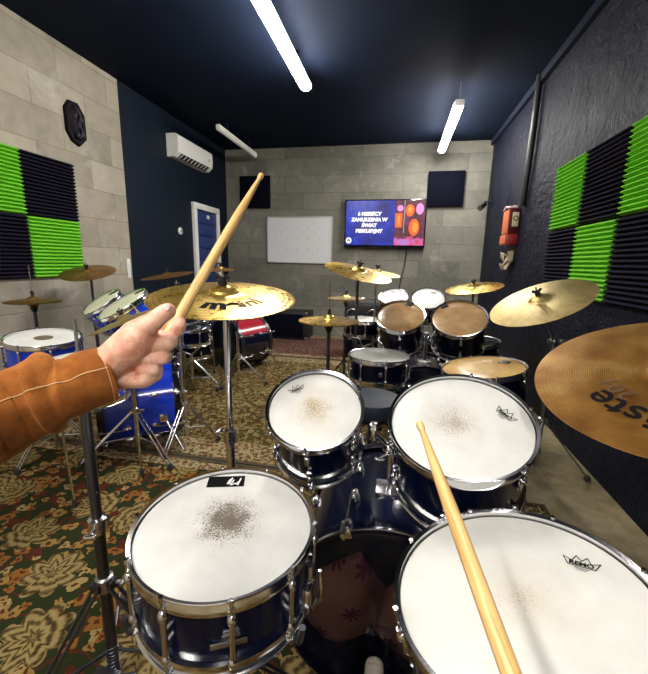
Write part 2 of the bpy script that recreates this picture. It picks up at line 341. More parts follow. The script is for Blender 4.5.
# ------------------------------------------------------------------ lamps
def lamp(name,label,x,y0,y1,z,on,wires,w=.085):
    t=thing(name,label,'ceiling lamp',(x,(y0+y1)/2,z),'long ceiling lamps'); l=y1-y0
    bm=B(); box(bm,(0,0,.028),(w*.75,l,.03),bev=.006); 
    for s in (-1,1): box(bm,(0,s*(l/2-.006),.01),(w,.014,.055),bev=.004)
    obj('housing',bm,white,t)
    bm=B(); prof=[(-w/2,.014),(-w*.46,-.012),(-w*.25,-.027),(0,-.031),(w*.25,-.027),(w*.46,-.012),(w/2,.014)]
    A=[bm.verts.new((px,-l/2+.012,pz)) for px,pz in prof]; C=[bm.verts.new((px,l/2-.012,pz)) for px,pz in prof]
    for i in range(6): bm.faces.new((A[i],A[i+1],C[i+1],C[i]))
    bm.faces.new((A[6],A[0],C[0],C[6])); bm.faces.new(A); bm.faces.new(C[::-1]); obj('diffuser',bm,lamp_on if on else lamp_off,t)
    if wires:
        for s in (-1,1):
            bm=B(); cyl(bm,(0,s*(l/2-.02),.04),(0,s*(l/2-.02),H-z),.003,seg=6); obj('hanging_wire',bm,steel,t)
    else:
        for s in (-.6,.6):
            bm=B(); box(bm,(0,s*l/2,(H-z+.04)/2),(.03,.03,H-z-.04)); obj('bracket',bm,ceil_m,t)
    return t
lamp('ceiling_lamp','lit long ceiling lamp overhead at the top edge of the picture',-.92,2.12,3.62,2.747,True,False,.10)
lamp('ceiling_lamp','lit long lamp hanging on wires near the back wall',.475,4.04,5.56,2.70,True,True,.09)
lamp('ceiling_lamp','unlit white batten lamp high beside the navy wall',-2.22,4.47,5.67,2.747,False,False,.055)
lamp('ceiling_lamp','added unseen fill lamp behind the drummer on the left side',-.92,-1.2,.3,2.747,True,False,.10)  # added out of view to brighten the nearest drums and the hand
lamp('ceiling_lamp','added unseen fill lamp behind the drummer near the right wall',.475,-2.1,-.6,2.70,True,True,.09)  # second added lamp out of view, frontal fill for drum shells and hand

# ------------------------------------------------------------------ wall things
# air conditioner
ac=thing('air_conditioner','white wall air conditioner above the blue door','air conditioner',(XL,4.71,2.40))
bm=B(); prof=[(0,.0),(.09,0),(.145,.05),(.155,.12),(.15,.235),(.125,.255),(0,.255)]
A=[bm.verts.new((x,-.42,z)) for x,z in prof]; C=[bm.verts.new((x,.42,z)) for x,z in prof]
for i in range(len(prof)): j=(i+1)%len(prof); bm.faces.new((A[i],A[j],C[j],C[i]))
bm.faces.new(A); bm.faces.new(C[::-1]); obj('body',bm,white,ac,30)
bm=B(); box(bm,(.118,0,.022),(.075,.68,.012),Euler((0,math.radians(-35),0)).to_matrix()); obj('air_outlet',bm,black,ac)
for k in range(9):
    bm=B(); box(bm,(.123,-.32+k*.08,.024),(.065,.006,.022),Euler((0,math.radians(-35),0)).to_matrix()); obj('vane',bm,white,ac)
bm=B(); cyl(bm,(.15,.32,.13),(.158,.32,.13),.018); obj('logo_dot',bm,steel,ac)
t=thing('thermostat','small round pale dial on the navy wall left of the door','dial',(XL,4.475,1.552)); obj('plate',lathe(B(),[(0,.02),(.035,.02),(.045,.010),(.045,0),(0,0)],24,M=Matrix.Rotation(PI/2,4,'Y')),white,t)
obj('knob',lathe(B(),[(0,.03),(.018,.03),(.02,.015),(0,.015)],16,M=Matrix.Rotation(PI/2,4,'Y')),steel,t)
t=thing('light_switch','tall narrow white switch at the edge of the pale block wall','switch',(XL,3.475,1.09)); obj('plate',box(B(),(.006,0,0),(.012,.045,.20),bev=.004),white,t)
obj('rocker',box(B(),(.015,0,.03),(.010,.028,.06),bev=.003),white,t)
# dark carved plaque
pl=thing('wall_plaque','dark elongated hexagonal carved plaque high on the pale block wall','plaque',(XL,2.965,2.315))
dwood=mat('dark_wood',(.005,.004,.008),.6,spec=.12)
def poly(bm,pts,x0,x1,inset=0):
    A=[bm.verts.new((x0,y,z)) for y,z in pts]; C=[bm.verts.new((x1,y*(1-inset),z*(1-inset))) for y,z in pts]
    n=len(pts)
    for i in range(n): bm.faces.new((A[i],A[(i+1)%n],C[(i+1)%n],C[i]))
    bm.faces.new(A[::-1]); bm.faces.new(C); return bm
hexp=[(-.05,.17),(.03,.175),(.095,.09),(.095,-.11),(.02,-.18),(-.055,-.15),(-.10,-.08),(-.10,.10)]
obj('board',poly(B(),hexp,0,.03,.05),dwood,pl)
bm=B(); poly(bm,[(y*.72,z*.78) for y,z in hexp],.03,.05,.25); obj('raised_panel',bm,dwood,pl)
bm=B()
for k,(y,z) in enumerate(((.0,.09),(.03,.03),(.0,-.02),(.03,-.08),(-.02,-.10),(-.03,.05))): ball(bm,(.05,y,z),.026,(.6,.8,1.2),10)
tube(bm,[(.052,-.02,.12),(.062,.01,.06),(.06,-.01,0),(.062,.02,-.06),(.052,0,-.12)],.010,8); obj('carving',bm,mat('carving_wood',(.012,.009,.014),.5,spec=.3),pl)
# acoustic foam tiles
foam_g=mat('green_foam',(.17,.53,.035),.9,spec=.1); foam_d=mat('dark_foam',(.010,.008,.021),.85,spec=.12)
for fm in (foam_g,foam_d):
    g=G(fm); n=g.noise(g.obj(),240,2,.6); g.bump(n,.5,.004)
def foam_mesh(m,w=.47,h=.47,nr=17,dep=.034,base=.010):
    bm=B(); pts=[(0,-h/2)]
    for k in range(nr):
        z0=-h/2+h*k/nr; pts+= [(base,z0),(dep,z0+h/nr*.42),(dep,z0+h/nr*.58)]
    pts+=[(base,h/2),(0,h/2)]
    A=[bm.verts.new((x,-w/2,z)) for x,z in pts]; C=[bm.verts.new((x,w/2,z)) for x,z in pts]; n=len(pts)
    for i in range(n): bm.faces.new((A[i],A[(i+1)%n],C[(i+1)%n],C[i]))
    bm.faces.new(A[::-1]); bm.faces.new(C); return mesh('acoustic_foam',bm,m,10)
FG,FD=foam_mesh(foam_g),foam_mesh(foam_d)
def foam(me,x,y,z,flip,label,group):
    o=obj('acoustic_foam_tile',me,None); o.location=(x,y,z)
    if flip: o.rotation_euler=(0,0,PI)
    tag(o,label,'foam tile',group)
gl,gr='foam tiles on the left wall','foam tiles on the right wall'
foam(FG,XL,2.175,1.735,0,'upper green ridged foam tile on left wall cut by picture edge',gl)
foam(FD,XL,2.647,1.735,0,'upper dark ridged foam tile on left wall beside the hexagonal plaque',gl)
foam(FD,XL,2.175,1.262,0,'lower dark ridged foam tile on left wall cut by picture edge',gl)
foam(FG,XL,2.647,1.262,0,'lower green ridged foam tile on left wall behind the brown cymbal',gl)
for i,y in enumerate((3.115,2.635,2.155)):
    for j,z in enumerate((1.715,1.235)):
        gn=(i+j)%2==0
        lab=[['upper green foam tile on right wall nearest the red box','lower dark foam tile on right wall nearest the red box'],
             ['upper dark foam tile in middle column on right wall','lower green foam tile in middle column on right wall'],
             ['upper green foam tile on right wall cut by picture edge','lower dark foam tile on right wall above the big tarnished cymbal']][i][j]
        foam(FG if gn else FD,XR,y,z,1,lab,gr)
# back wall
for x,z,lab in ((-2.30,2.258,'black square panel on back wall above the whiteboard'),(.595,2.264,'black square panel on back wall right of the television')):
    o=obj('sound_panel',box(B(),(0,0,0),(.50,.05,.48),bev=.008),cloth_grille); o.location=(x,YB-.026,z); tag(o,lab,'wall panel','black wall panels')
wb=thing('whiteboard','blank white board on the back wall left of the television','whiteboard',(-1.575,YB,1.53))
obj('surface',box(B(),(0,-.012,0),(1.04,.014,.70)),board,wb)
bm=B()
for s in (-1,1): box(bm,(0,-.014,s*.353),(1.07,.024,.014)); box(bm,(s*.528,-.014,0),(.014,.024,.72))
obj('edge_frame',bm,alu,wb)
bm=B()
for i in range(5):
    for j in range(3): ball(bm,(-.36+i*.17+random.uniform(-.02,.02),-.021,.18-j*.16),.007,seg=6)
obj('marker_dots',bm,greyink,wb)
tv=thing('television','wall television with blue text slide and orange drum picture','television',(-.245,YB,1.775))
obj('casing',box(B(),(0,-.045,0),(1.20,.06,.70),bev=.008),blackgloss,tv); obj('wall_mount',box(B(),(0,-.008,0),(.4,.014,.3)),black,tv)
scr=mat('screen_blue',(.01,.02,.2),.3); g=G(scr); o=g.obj(); n1=g.noise(o,5,5,.7,.5); n2=g.noise(o,28,4,.7)
e=g.ramp(g.m('ADD',g.m('MULTIPLY',n1,.7),g.m('MULTIPLY',n2,.35)),[(.40,(.0,.001,.07)),(.53,(.002,.012,.36)),(.68,(.012,.08,.85)),(.80,(.2,.45,1))])
g.set(g.b.inputs['Emission Color'],e); g.b.inputs['Emission Strength'].default_value=.20; g.col((.005,.005,.01))
obj('screen',box(B(),(-.215,-.077,.012),(.73,.004,.64)),scr,tv)
def emi(name,c,s=1.0): return mat(name,tuple(.3*x for x in c),.4,emit=c,es=s*.20)
pic=mat('screen_picture',(.02,.01,.03),.3); g=G(pic); o=g.obj(); x,y,z=g.xyz(o); n1=g.noise(o,9,4,.7,1.0)
c=g.ramp(n1,[(.36,(.01,.005,.02)),(.5,(.30,.01,.05)),(.62,(.75,.06,.35)),(.8,(.35,.25,.8))])
low=g.m('LESS_THAN',g.m('ADD',z,g.m('MULTIPLY',n1,.25)),-.08); c=g.mix(low,g.mix(.65,c,(.02,.01,.02)),g.ramp(n1,[(.4,(.75,.05,.12)),(.5,(.8,.15,.55)),(.62,(.3,.3,.8))]))
g.set(g.b.inputs['Emission Color'],c); g.b.inputs['Emission Strength'].default_value=.20; g.col((.01,.01,.01))
obj('picture_area',box(B(),(.365,-.077,.012),(.43,.0038,.64)),pic,tv)
em_w=emi('screen_white',(.95,.95,.97),1.1); em_o=emi('screen_orange',(1,.12,.01),.9); em_p=emi('screen_pink',(.85,.25,.6),.9); em_r=emi('screen_amber',(1,.30,.04),.9)
bm=B(); RX=T(0,-.0800,0)@Matrix.Rotation(PI/2,4,'X')
for k,(s,sz) in enumerate((('6 MIESIĘCY',.070),('ZANURZENIA W',.070),('ŚWIAT',.070),('PERKUSYJNY',.070))): text_bm(s,sz,.0045,.08,bm,RX@T(-.23,.14-.082*k,0))
obj('slide_text',bm,em_w,tv)
bm=B(); lathe(bm,[(0,0),(.045,0)],20,M=RX@T(-.53,-.245,0)); obj('slide_emblem',bm,em_w,tv)
bm=B(); text_bm('W',.05,.003,0,bm,T(0,-.0005,0)@RX@T(-.53,-.245,0)); obj('slide_emblem_mark',bm,scr,tv)
def drumpic(bm,x,z,w,h,sh=0):
    lathe(bm,[(0,0),(.5,0)],22,M=RX@T(x,z,0)@Matrix.Diagonal((w,h,1,1)))
for x,z,w,h in ((.43,-.05,.15,.24),(.36,.19,.13,.17)):
    bm=B(); drumpic(bm,x,z,w,h); obj('pictured_drum',bm,em_o,tv)
obj('pictured_drum',box(B(),(.205,-.0795,.05),(.10,.001,.20)),em_o,tv)
for x,z,w,h in ((.445,-.05,.08,.15),(.36,.20,.06,.10),(.205,.05,.04,.16)):
    bm=B(); lathe(bm,[(0,0),(.5,0)],18,M=T(0,-.001,0)@RX@T(x,z,0)@Matrix.Diagonal((w,h,1,1))); obj('pictured_drum_glint',bm,em_r,tv)
bm=B(); lathe(bm,[(0,0),(.5,0)],18,M=RX@T(.50,.21,0)@Matrix.Diagonal((.11,.16,1,1))); obj('pictured_cymbal',bm,em_p,tv); bm=B(); lathe(bm,[(0,0),(.5,0)],18,M=RX@T(.22,.22,0)@Matrix.Diagonal((.09,.09,1,1)))
obj('pictured_cymbal',bm,em_p,tv)
bm=B(); box(bm,(.283,-.0802,.10),(.008,.001,.46)); ribbon(bm,[(.30,0),(.53,.03)],.006); obj('pictured_stand',bm,emi('screen_grey',(.5,.5,.55),.8),tv)
cb=obj('television_cable',tube(B(),[(.10,YB-.03,1.45),(.09,YB-.02,1.2),(.05,YB-.02,1.0),(.01,YB-.02,.7),(-.02,YB-.02,.3),(-.02,YB-.02,.02)],.007,6),black); tag(cb,'thin black cable running down from the television','cable')
# guitar cabinet by the wall
ab=thing('bass_cabinet','long black speaker cabinet on floor against back wall','speaker cabinet',(-1.78,YB-.26,0.012))
obj('body',box(B(),(0,0,.215),(.92,.42,.42),bev=.012),black,ab); obj('grille',box(B(),(-.02,-.212,.215),(.84,.012,.36),bev=.004),cloth_grille,ab)
for sx in (-1,1):
    for sz in (0,1):
        bm=B(); box(bm,(sx*.445,-.205,.02+sz*.39),(.045,.03,.045),bev=.006); obj('metal_corner',bm,steel,ab)
bm=B(); box(bm,(.463,0,.25),(.012,.16,.05),bev=.004); obj('side_handle',bm,steel,ab)
# small twin speaker on a cabinet
sc=thing('floor_cabinet','black floor cabinet below the twin cone speaker box','speaker cabinet',(-.40,4.72,.011)); obj('body',box(B(),(0,0,.215),(.44,.36,.43),bev=.01),black,sc); obj('grille',box(B(),(0,-.182,.215),(.38,.01,.36)),cloth_grille,sc)
for sx in (-1,1): obj('side_trim',box(B(),(sx*.215,-.185,.215),(.012,.008,.42)),steel,sc)
sp=thing('twin_speaker','small black speaker box with two silver ringed cones','speaker',(-.40,4.62,.4415))
obj('body',box(B(),(0,0,.13),(.42,.24,.26),bev=.015),black,sp)
for sx in (-1,1):
    M=T(sx*.125,-.121,.13)@Matrix.Rotation(PI/2,4,'X')
    q=obj('speaker_cone',lathe(B(),[(0,.004),(.018,.006),(.026,-.004),(.06,.006)],24,M=M),dsteel,sp); obj('cone_ring',lathe(B(),[(.06,.004),(.066,.012),(.075,.010),(.078,0)],28,M=M),chrome,q)
obj('carry_handle',tube(B(),[(-.15,0,.25),(-.14,0,.31),(0,0,.325),(.14,0,.31),(.15,0,.25)],.009,8),chrome,sp)
# security camera
sc=thing('security_camera','small black camera on a bracket at the right end of back wall','security camera',(1.19,5.72,2.06))
bm=B(); cyl(bm,(0,0,0),(-.03,0,0),.035); tube(bm,[(-.02,0,0),(-.07,-.01,.01),(-.09,-.03,-.04)],.01,8); obj('bracket',bm,black,sc)
bm=B(); cyl(bm,(-.07,-.01,-.03),(-.15,-.16,-.10),.032,.036); obj('camera_body',bm,blackgloss,sc); bm=B(); cyl(bm,(-.15,-.16,-.10),(-.153,-.166,-.103),.026); obj('lens',bm,steel,sc)
# conduit and red box on the right wall
cd=obj('wall_conduit',tube(B(),[(XR-.04,4.03,H),(XR-.04,4.03,2.5),(XR-.036,4.06,2.1),(XR-.03,4.12,1.78)],.028,10),black); tag(cd,'black pipe running down the right wall to the red box','pipe')
rb=thing('red_wall_box','old red and orange wall box with cream dial under the black pipe','wall box',(XR,4.38,1.42))
bm=B(); box(bm,(-.05,0,.23),(.10,.27,.26),bev=.008); obj('upper_body',bm,maroon,rb)
bm=B(); box(bm,(-.055,0,.05),(.11,.28,.11),bev=.008); obj('lower_drawer',bm,redpaint,rb)
bm=B(); box(bm,(-.102,-.01,.23),(.012,.21,.24),bev=.004); box(bm,(-.112,-.01,.05),(.010,.21,.09),bev=.004); obj('front_panel',bm,orangepaint,rb)
bm=B(); box(bm,(-.045,-.139,.25),(.06,.008,.14),bev=.002); obj('dial_plate',bm,cream,rb); bm=B(); lathe(bm,[(.016,0),(.025,.004),(.027,0)],20,M=T(-.045,-.143,.26)@Matrix.Rotation(PI/2,4,'X')); obj('dial_ring',bm,greyink,rb)
bm=B()
for s in (-1,1): cyl(bm,(-.05,s*.03,.37),(-.05,s*.05,.40),.006)
tube(bm,[(-.10,.12,.365),(-.11,0,.385),(-.10,-.12,.37),(-.04,-.14,.372)],.012,8); obj('top_moulding',bm,mat('pale_pink_trim',(.62,.42,.42),.5),rb)
cp=B()
for k in range(7):
    a=k*.9; box(cp,(-.035-.012*(k%3),-.12+.044*k,-.055*(k%2)-.03*(k%3)),(.014,.075,.11),Euler((a*.35,.4*math.sin(a),.5*math.cos(a))).to_matrix(),bev=.003)
o=obj('paper_bundle',cp,mat('crumpled_paper',(.34,.29,.20),.8)); o.location=(XR+.0,4.42,1.30); tag(o,'crumpled beige papers pinned to the wall under the red box','papers')

# ------------------------------------------------------------------ drums
def hoop_profile(Rs,Ro,top=True):
    # triple flanged steel hoop; z=0 is the head plane
    return [(Rs+.001,-.018),(Rs+.007,-.020),(Rs+.008,-.010),(Rs+.005,-.006),(Rs+.005,.006),(Ro-.001,.009),(Ro,.0075),(Ro-.001,.006),(Rs+.0075,.004),(Rs+.0075,-.004),(Rs+.0105,-.010),(Rs+.0095,-.023),(Rs+.001,-.022)]
LUGM={}
def lug_mesh(kind,m):
    k=(kind,m.name)
    if k in LUGM: return LUGM[k]
    bm=B()
    if kind=='tube':
        cyl(bm,(.012,0,-.012),(.012,0,.012),.007); 
    else:
        box(bm,(.006,0,0),(.012,.017,.042),bev=.004); ball(bm,(.011,0,.012),.0085,(1,1,1.3),10); cyl(bm,(.012,0,.012),(.012,0,.026),.006)
    LUGM[k]=mesh('lug',bm,m); return LUGM[k]
def drum(name,label,c,n,R,depth,shell_m,head_m,nl=6,spin=0.3,group=None,cat='drum',detail=2,tubes=False,metal=chrome,res=True,seg=72):
    n=V(n).normalized(); F=frame(n); base=V(c)-n*depth
    t=thing(name,label,cat,base,group,F); Rs=R-.013; D=depth
    obj('shell',lathe(B(),[(Rs,0.004),(Rs,D-.004),(Rs-.007,D-.002),(Rs-.007,.004)],seg,True),shell_m,t)
    hd=obj('batter_head',lathe(B(),[(0,0),(Rs*.5,0),(Rs-.004,0),(Rs+.003,-.004),(Rs+.004,-.016),(Rs+.002,-.016)],seg),head_m,t); hd.location=(0,0,D)
    if head_m.use_nodes: pass
    hm=mesh('hoop',lathe(B(),hoop_profile(Rs,R),seg,True),metal,50)
    inst(hm,t,'hoop',T(0,0,D))
    inst(hm,t,'hoop',Matrix.Rotation(PI,4,'X'))
    if res:
        o=obj('resonant_head',lathe(B(),[(0,.001),(Rs-.004,.001),(Rs+.003,.005)],seg),head_plain,t)
    if detail:
        lm=lug_mesh('box',metal); bt=B(); L=D if tubes else .06
        if tubes: 
            b2=B(); cyl(b2,(.012,0,.022),(.012,0,D-.022),.0055,seg=10)
            for zz in (.03,D-.03): ball(b2,(.012,0,zz),.009,(1,1,1.4),10)
            for zz in (D*.42,D*.58): cyl(b2,(-.002,0,zz),(.012,0,zz),.005,seg=8)
            b2b=mesh('lug',b2,metal)
        cyl(bt,(.0155,0,-.05),(.0155,0,.006),.0028,seg=8); box(bt,(.0125,0,-.013),(.010,.014,.009),bev=.002); cyl(bt,(.0155,0,.002),(.0155,0,.012),.0045,seg=6)
        rm=mesh('tension_rod',bt,metal)
        for k in range(nl):
            a=spin+2*PI*k/nl
            if tubes:
                l=inst(b2b,t,'lug',rz(a)@T(Rs,0,0))
                if detail>1: inst(rm,l,'tension_rod',T(-.003,0,D)); inst(rm,l,'tension_rod',T(-.003,0,0)@Matrix.Rotation(PI,4,'X'))
            else:
                l=inst(lm,t,'lug',rz(a)@T(Rs,0,D-.055))
                if detail>1: inst(rm,l,'tension_rod',T(-.003,0,.055))
                l=inst(lm,t,'lug',rz(a)@T(Rs,0,.055)@Matrix.Rotation(PI,4,'X'))
                if detail>1: inst(rm,l,'tension_rod',T(-.003,0,.055))
    return t,hd,Rs,D
def crown(parent,x,y,rot,w,m=ink,z=.0012,name='maker_mark'):
    """four-letter maker name in a crown outline, printed on the head"""
    bm=B(); h=w*.20; X=lambda u:(u-.5)*w
    up=[(-.58,.30),(-.30,.10),(-.17,.55),(0,.18),(.17,.55),(.30,.10),(.58,.30)]
    crownp=[(u*w,v*w*.62) for u,v in up]+[(.42*w,-.16*w),(-.42*w,-.16*w)]
    ribbon(bm,crownp,w*.035,0,True)
    text_bm('REMO',w*.25,w*.012,0,bm,T(0,-.035*w,0)@Matrix.Diagonal((1.15,1,1,1)))
    for k in range(2): ribbon(bm,[(-.22*w+.06*k*w,-.25*w-.08*k*w),(.22*w-.06*k*w,-.25*w-.08*k*w)],w*.025)
    o=obj(name,bm,m,parent); o.matrix_local=T(x,y,z)@rz(rot); return o
# ---- the near kit
g1='drums of the nearest kit'
t,hd,Rs,D=drum('snare_drum','nearest worn white snare drum with black sticker near its far rim',(-.322,.625,.660),(.03,-.05,1),.186,.155,navy_lac,head_snare,10,.18,g1,'snare drum',tubes=True)
snare=t
st=obj('head_sticker',box(B(),(0,0,0),(.088,.040,.0006)),ink,hd); st.matrix_local=T(-.060,.126,.0010)@rz(.30)
bm=B(); 
for k in range(7): 
    a=.3+k*.55; ribbon(bm,[(.004+.0042*k,-.012+.003*math.sin(a*3)),(.009+.0042*k,.012*math.sin(a*2))],.0035)
o=obj('sticker_drawing',bm,whiteink,st); o.matrix_local=T(0,0,.0006)
ang=math.atan2(-.16,.08)
bm=B(); box(bm,(.004,0,0),(.003,.062,.012),bev=.001); box(bm,(.004,.004,.016),(.003,.030,.004)); box(bm,(.004,.004,.026),(.003,.026,.003)); o=obj('badge',bm,steel,t); o.matrix_local=rz(ang)@T(Rs-.003,0,.06)
a2=math.atan2(.03,.17); bm=B(); box(bm,(.016,0,.05),(.022,.03,.06),bev=.006); tube(bm,[(.03,0,.03),(.045,0,.07),(.040,0,.125)],[.006,.007,.003],8); cyl(bm,(.02,0,.1),(.02,0,.13),.008); o=obj('strainer_lever',bm,chrome,t); o.matrix_local=rz(a2-.35)@T(Rs,0,0)
t,hd,Rs,D=drum('rack_tom','smaller white rack tom with tan centre stain and maker mark at upper left',(-.201,.922,.81),(.041,-.512,.858),.135,.185,navy_lac,head_t1,6,.55,g1,'tom')
tom1=t; crown(hd,-.064,.056,.62,.040)
t,hd,Rs,D=drum('rack_tom','larger white rack tom under the tip of the right drumstick',(.169,.89,.823),(-.094,-.399,.912),.173,.215,navy_lac,head_t2,6,.25,g1,'tom')
tom2=t; crown(hd,.108,.030,-.95,.048)
t,hd,Rs,D=drum('floor_tom','nearest big white floor tom cut by the lower right corner',(.222,.553,.68),(-.202,-.02,.979),.20,.38,navy_lac,head_ft,8,.2,g1,'floor tom')
crown(hd,.116,.062,-.42,.046)
for k,a in enumerate((.2+PI/8*1.0,.2+PI/8+2.2,.2+PI/8+4.2)):
    bm=B(); cyl(bm,(Rs+.022,0,.02-.02),(Rs+.022,0,.22),.0055,seg=8); box(bm,(Rs+.014,0,.16),(.028,.022,.05),bev=.004)
    q=t.matrix_world.inverted(); 
    o=obj('leg',bm,chrome,t); o.matrix_local=rz(a)
    # long lower piece down to the rug
    p=t.matrix_world@(rz(a)@V((Rs+.022,0,.02))); d=(t.matrix_world.to_3x3()@V((0,0,-1))); kk=(p.z-.03)/(-d.z)
    b2=B(); cyl(b2,(Rs+.022,0,.02),(Rs+.022,0,.02-kk),.0055,seg=8); lo=obj('lower_leg',b2,chrome,o)
    b2=B(); lathe(b2,[(0,-.014),(.013,-.014),(.012,.02),(.006,.03)],12,M=T(Rs+.022,0,.02-kk)); obj('rubber_foot',b2,rubber,o)
# bass drum of the near kit (axis along y), its beater side faces the drummer
def bass_drum(label,c,yaw,R,depth,shell_m,batter_m,front_m,group,hoop_m,nl=8,detail=True,seg=80,inner=True):
    """c = centre of the beater head, yaw = heading of the front (0 = +y)"""
    Rot=Matrix.Rotation(yaw,4,'Z')@Matrix.Rotation(-PI/2,4,'X')   # local z -> +y
    t=thing('bass_drum',label,'bass drum',(c[0],c[1],c[2]),group,Rot)
    Rs=R-.012
    obj('shell',lathe(B(),[(Rs,.02),(Rs,depth-.02),(Rs-.008,depth-.02),(Rs-.008,.02)],seg,True),shell_m,t)
    obj('batter_head',lathe(B(),[(0,.0),(Rs-.02,.0),(Rs-.001,.004),(Rs+.001,.016)],seg),batter_m,t)
    obj('front_head',lathe(B(),[(0,depth),(Rs-.02,depth),(Rs-.001,depth-.004),(Rs+.001,depth-.016)],seg),front_m,t)
    for z in (-.008,depth-.030): obj('hoop',lathe(B(),[(Rs,z),(R,z),(R+.002,z+.019),(R,z+.038),(Rs,z+.038)],seg,True),hoop_m,t)
    if detail:
        bm=B(); box(bm,(.012,0,.012),(.018,.026,.008),bev=.002); box(bm,(.001,0,-.012),(.026,.020,.006),bev=.002); box(bm,(.019,0,0),(.006,.02,.03),bev=.002); cl=mesh('claw_hook',bm,chrome)
        bm=B(); cyl(bm,(.020,0,-.03),(.020,0,.13),.003,seg=8); cyl(bm,(.020,0,-.045),(.020,0,-.022),.007,seg=8); box(bm,(.020,0,-.045),(.018,.006,.006)); rm=mesh('tension_rod',bm,chrome)
        bm=B(); box(bm,(.008,0,0),(.016,.02,.05),bev=.005); ball(bm,(.014,0,0),.010,(1,1,1.6),10); lm=mesh('lug',bm,chrome)
        for k in range(nl):
            a=PI/nl+2*PI*k/nl
            for s in (0,1):
                M=rz(a)@T(R-.006,0,0) if s==0 else rz(a)@T(R-.006,0,depth)@Matrix.Rotation(PI,4,'X')
                q=inst(cl,t,'claw_hook',M); inst(rm,q,'tension_rod',Matrix.Identity(4))
                inst(lm,t,'lug',rz(a)@T(Rs,0,.145 if s==0 else depth-.145))
    return t,Rs
film=mat('dark_clear_film',(.010,.012,.022),.08,coat=.4); g=G(film); tr=g.n('BsdfTransparent'); tr.inputs[0].default_value=(.85,.78,.80,1)
mx=g.n('MixShader',{0:.62}); g.t.links.new(g.b.outputs[0],mx.inputs[1]); g.t.links.new(tr.outputs[0],mx.inputs[2])
g.t.links.new(mx.outputs[0],[n for n in g.t.nodes if n.type=='OUTPUT_MATERIAL'][0].inputs[0])
kick,Rk=bass_drum('near navy bass drum with dark see through head between the white toms',(.017,.815,.285),0,.275,.44,navy_lac,film,head_blk,g1,midnight)
obj('hoop_trim',lathe(B(),[(Rk+.010,-.010),(Rk+.0145,-.011),(Rk+.0150,-.004),(Rk+.0125,-.003)],80,True),chrome,kick)
# pillow inside, seen through the head
pil=mat('flowered_pillow',(.28,.12,.10),.9); g=G(pil); o=g.obj(); mk,tt,cr,an=flowers(g,g.n('CombineXYZ',{0:g.xyz(o)[0],1:g.xyz(o)[2]}).outputs[0],8.5,8,.26,.75,.7)
g.col(g.mix(g.m('MULTIPLY',mk,g.m('LESS_THAN',cr[1],.7)),g.ramp(g.noise(o,5,3,.6),[(.3,(.22,.10,.065)),(.7,(.34,.17,.13))]),(.10,.008,.03)))
def pillow(bm,c,s,rot):
    q=bmesh.ops.create_cube(bm,size=1); bmesh.ops.subdivide_edges(bm,edges=list({e for v in q['verts'] for e in v.link_edges}),cuts=7,use_grid_fill=True)
    M=T(*c)@rot.to_4x4()
    done=set()
    for v in bm.verts:
        if v.tag: continue
        x,y,z=v.co; u,w=2*x,2*z; edge=(1-abs(u)**2.6)*(1-abs(w)**2.6); k=max(.0,edge)**.45
        y2=y*(.12+.88*k); f=1-.12*(1-abs(u))*abs(w)**3-.0
        co_=V((x*s[0]*(1-.10*(1-abs(w)**2)*0),y2*s[1],z*s[2]))
        co_.y+=.006*noise.noise(co_*14); v.co=M@co_; v.tag=True
    return bm
pw=thing('pillow','flowered brown pillow leaning inside the near bass drum left of its centre','pillow',(-.085,1.0,.085),'pillows inside the bass drum')
pw2=thing('pillow','flowered brown pillow inside the near bass drum right of its centre','pillow',(.12,.98,.085),'pillows inside the bass drum')
obj('cushion',pillow(B(),(-.02,-.07,.115),(.27,.12,.27),Euler((.15,-.55,.1)).to_matrix()),pil,pw)
obj('cushion',pillow(B(),(.0,-.06,.095),(.25,.12,.26),Euler((.1,.55,-.12)).to_matrix()),pil,pw2)
# tom mount on the bass drum
tm=obj('tom_mount',cyl(box(B(),(0,-Rk-.002,.18),(.09,.012,.075),bev=.004),(0,-Rk,.18),(0,-Rk-.16,.18),.014),chrome,kick); 
for s in (-1,1):
    b=B(); cyl(b,(s*.008,-Rk-.13,.18),(s*.07,-Rk-.19,.165),.0075); ball(b,(s*.012,-Rk-.13,.18),.020); box(b,(s*.06,-Rk-.185,.165),(.022,.05,.03),bev=.005); cyl(b,(s*.02,-Rk-.115,.16),(s*.035,-Rk-.115,.14),.006); box(b,(s*.038,-Rk-.115,.137),(.026,.008,.010),bev=.003)
    obj('tom_arm',b,chrome,tm)
for dx,dz in ((.06,.06),(-.05,.09),(.085,.12)):
    pass
for s in (-1,1):
    b=B(); cyl(b,(s*(Rk-.01),.08,.36),(s*(Rk+.12),.255,.46),.008); cyl(b,(s*(Rk+.11),.24,.452),(s*(Rk+.13),.268,.468),.012); box(b,(s*(Rk+.004),.07,.355),(.02,.05,.05),bev=.005); obj('spur',b,chrome,kick)
# shell mounted cymbal-arm clamp seen on the hoop
# kick pedal
kp=thing('kick_pedal','chrome kick pedal with round felt beater at the near bass drum','drum pedal',(.0,.66,.010))
obj('base_plate',box(B(),(0,-.03,.006),(.09,.30,.010),bev=.003),dsteel,kp)
obj('foot_board',box(B(),(0,-.06,.050),(.075,.25,.010),Euler((.28,0,0)).to_matrix(),bev=.003),steel,kp)
b=B()
for s in (-1,1): cyl(b,(s*.055,.08,.01),(s*.05,.08,.165),.008)
cyl(b,(-.055,.08,.16),(.055,.08,.16),.007); obj('pedal_frame',b,chrome,kp)
b=B(); cyl(b,(0,.08,.16),(0,.03,.255),.004); obj('beater_shaft',b,chrome,kp)
obj('beater',ball(cyl(B(),(0,.005,.240),(0,.045,.262),.022,seg=20),(0,.047,.263),.0215,(1,.6,1)),felt,kp)
obj('spring',tube(B(),[(.075+.006*math.cos(k*1.1),.08+.006*math.sin(k*1.1),.03+k*.0028) for k in range(44)],.0014,5),steel,kp)
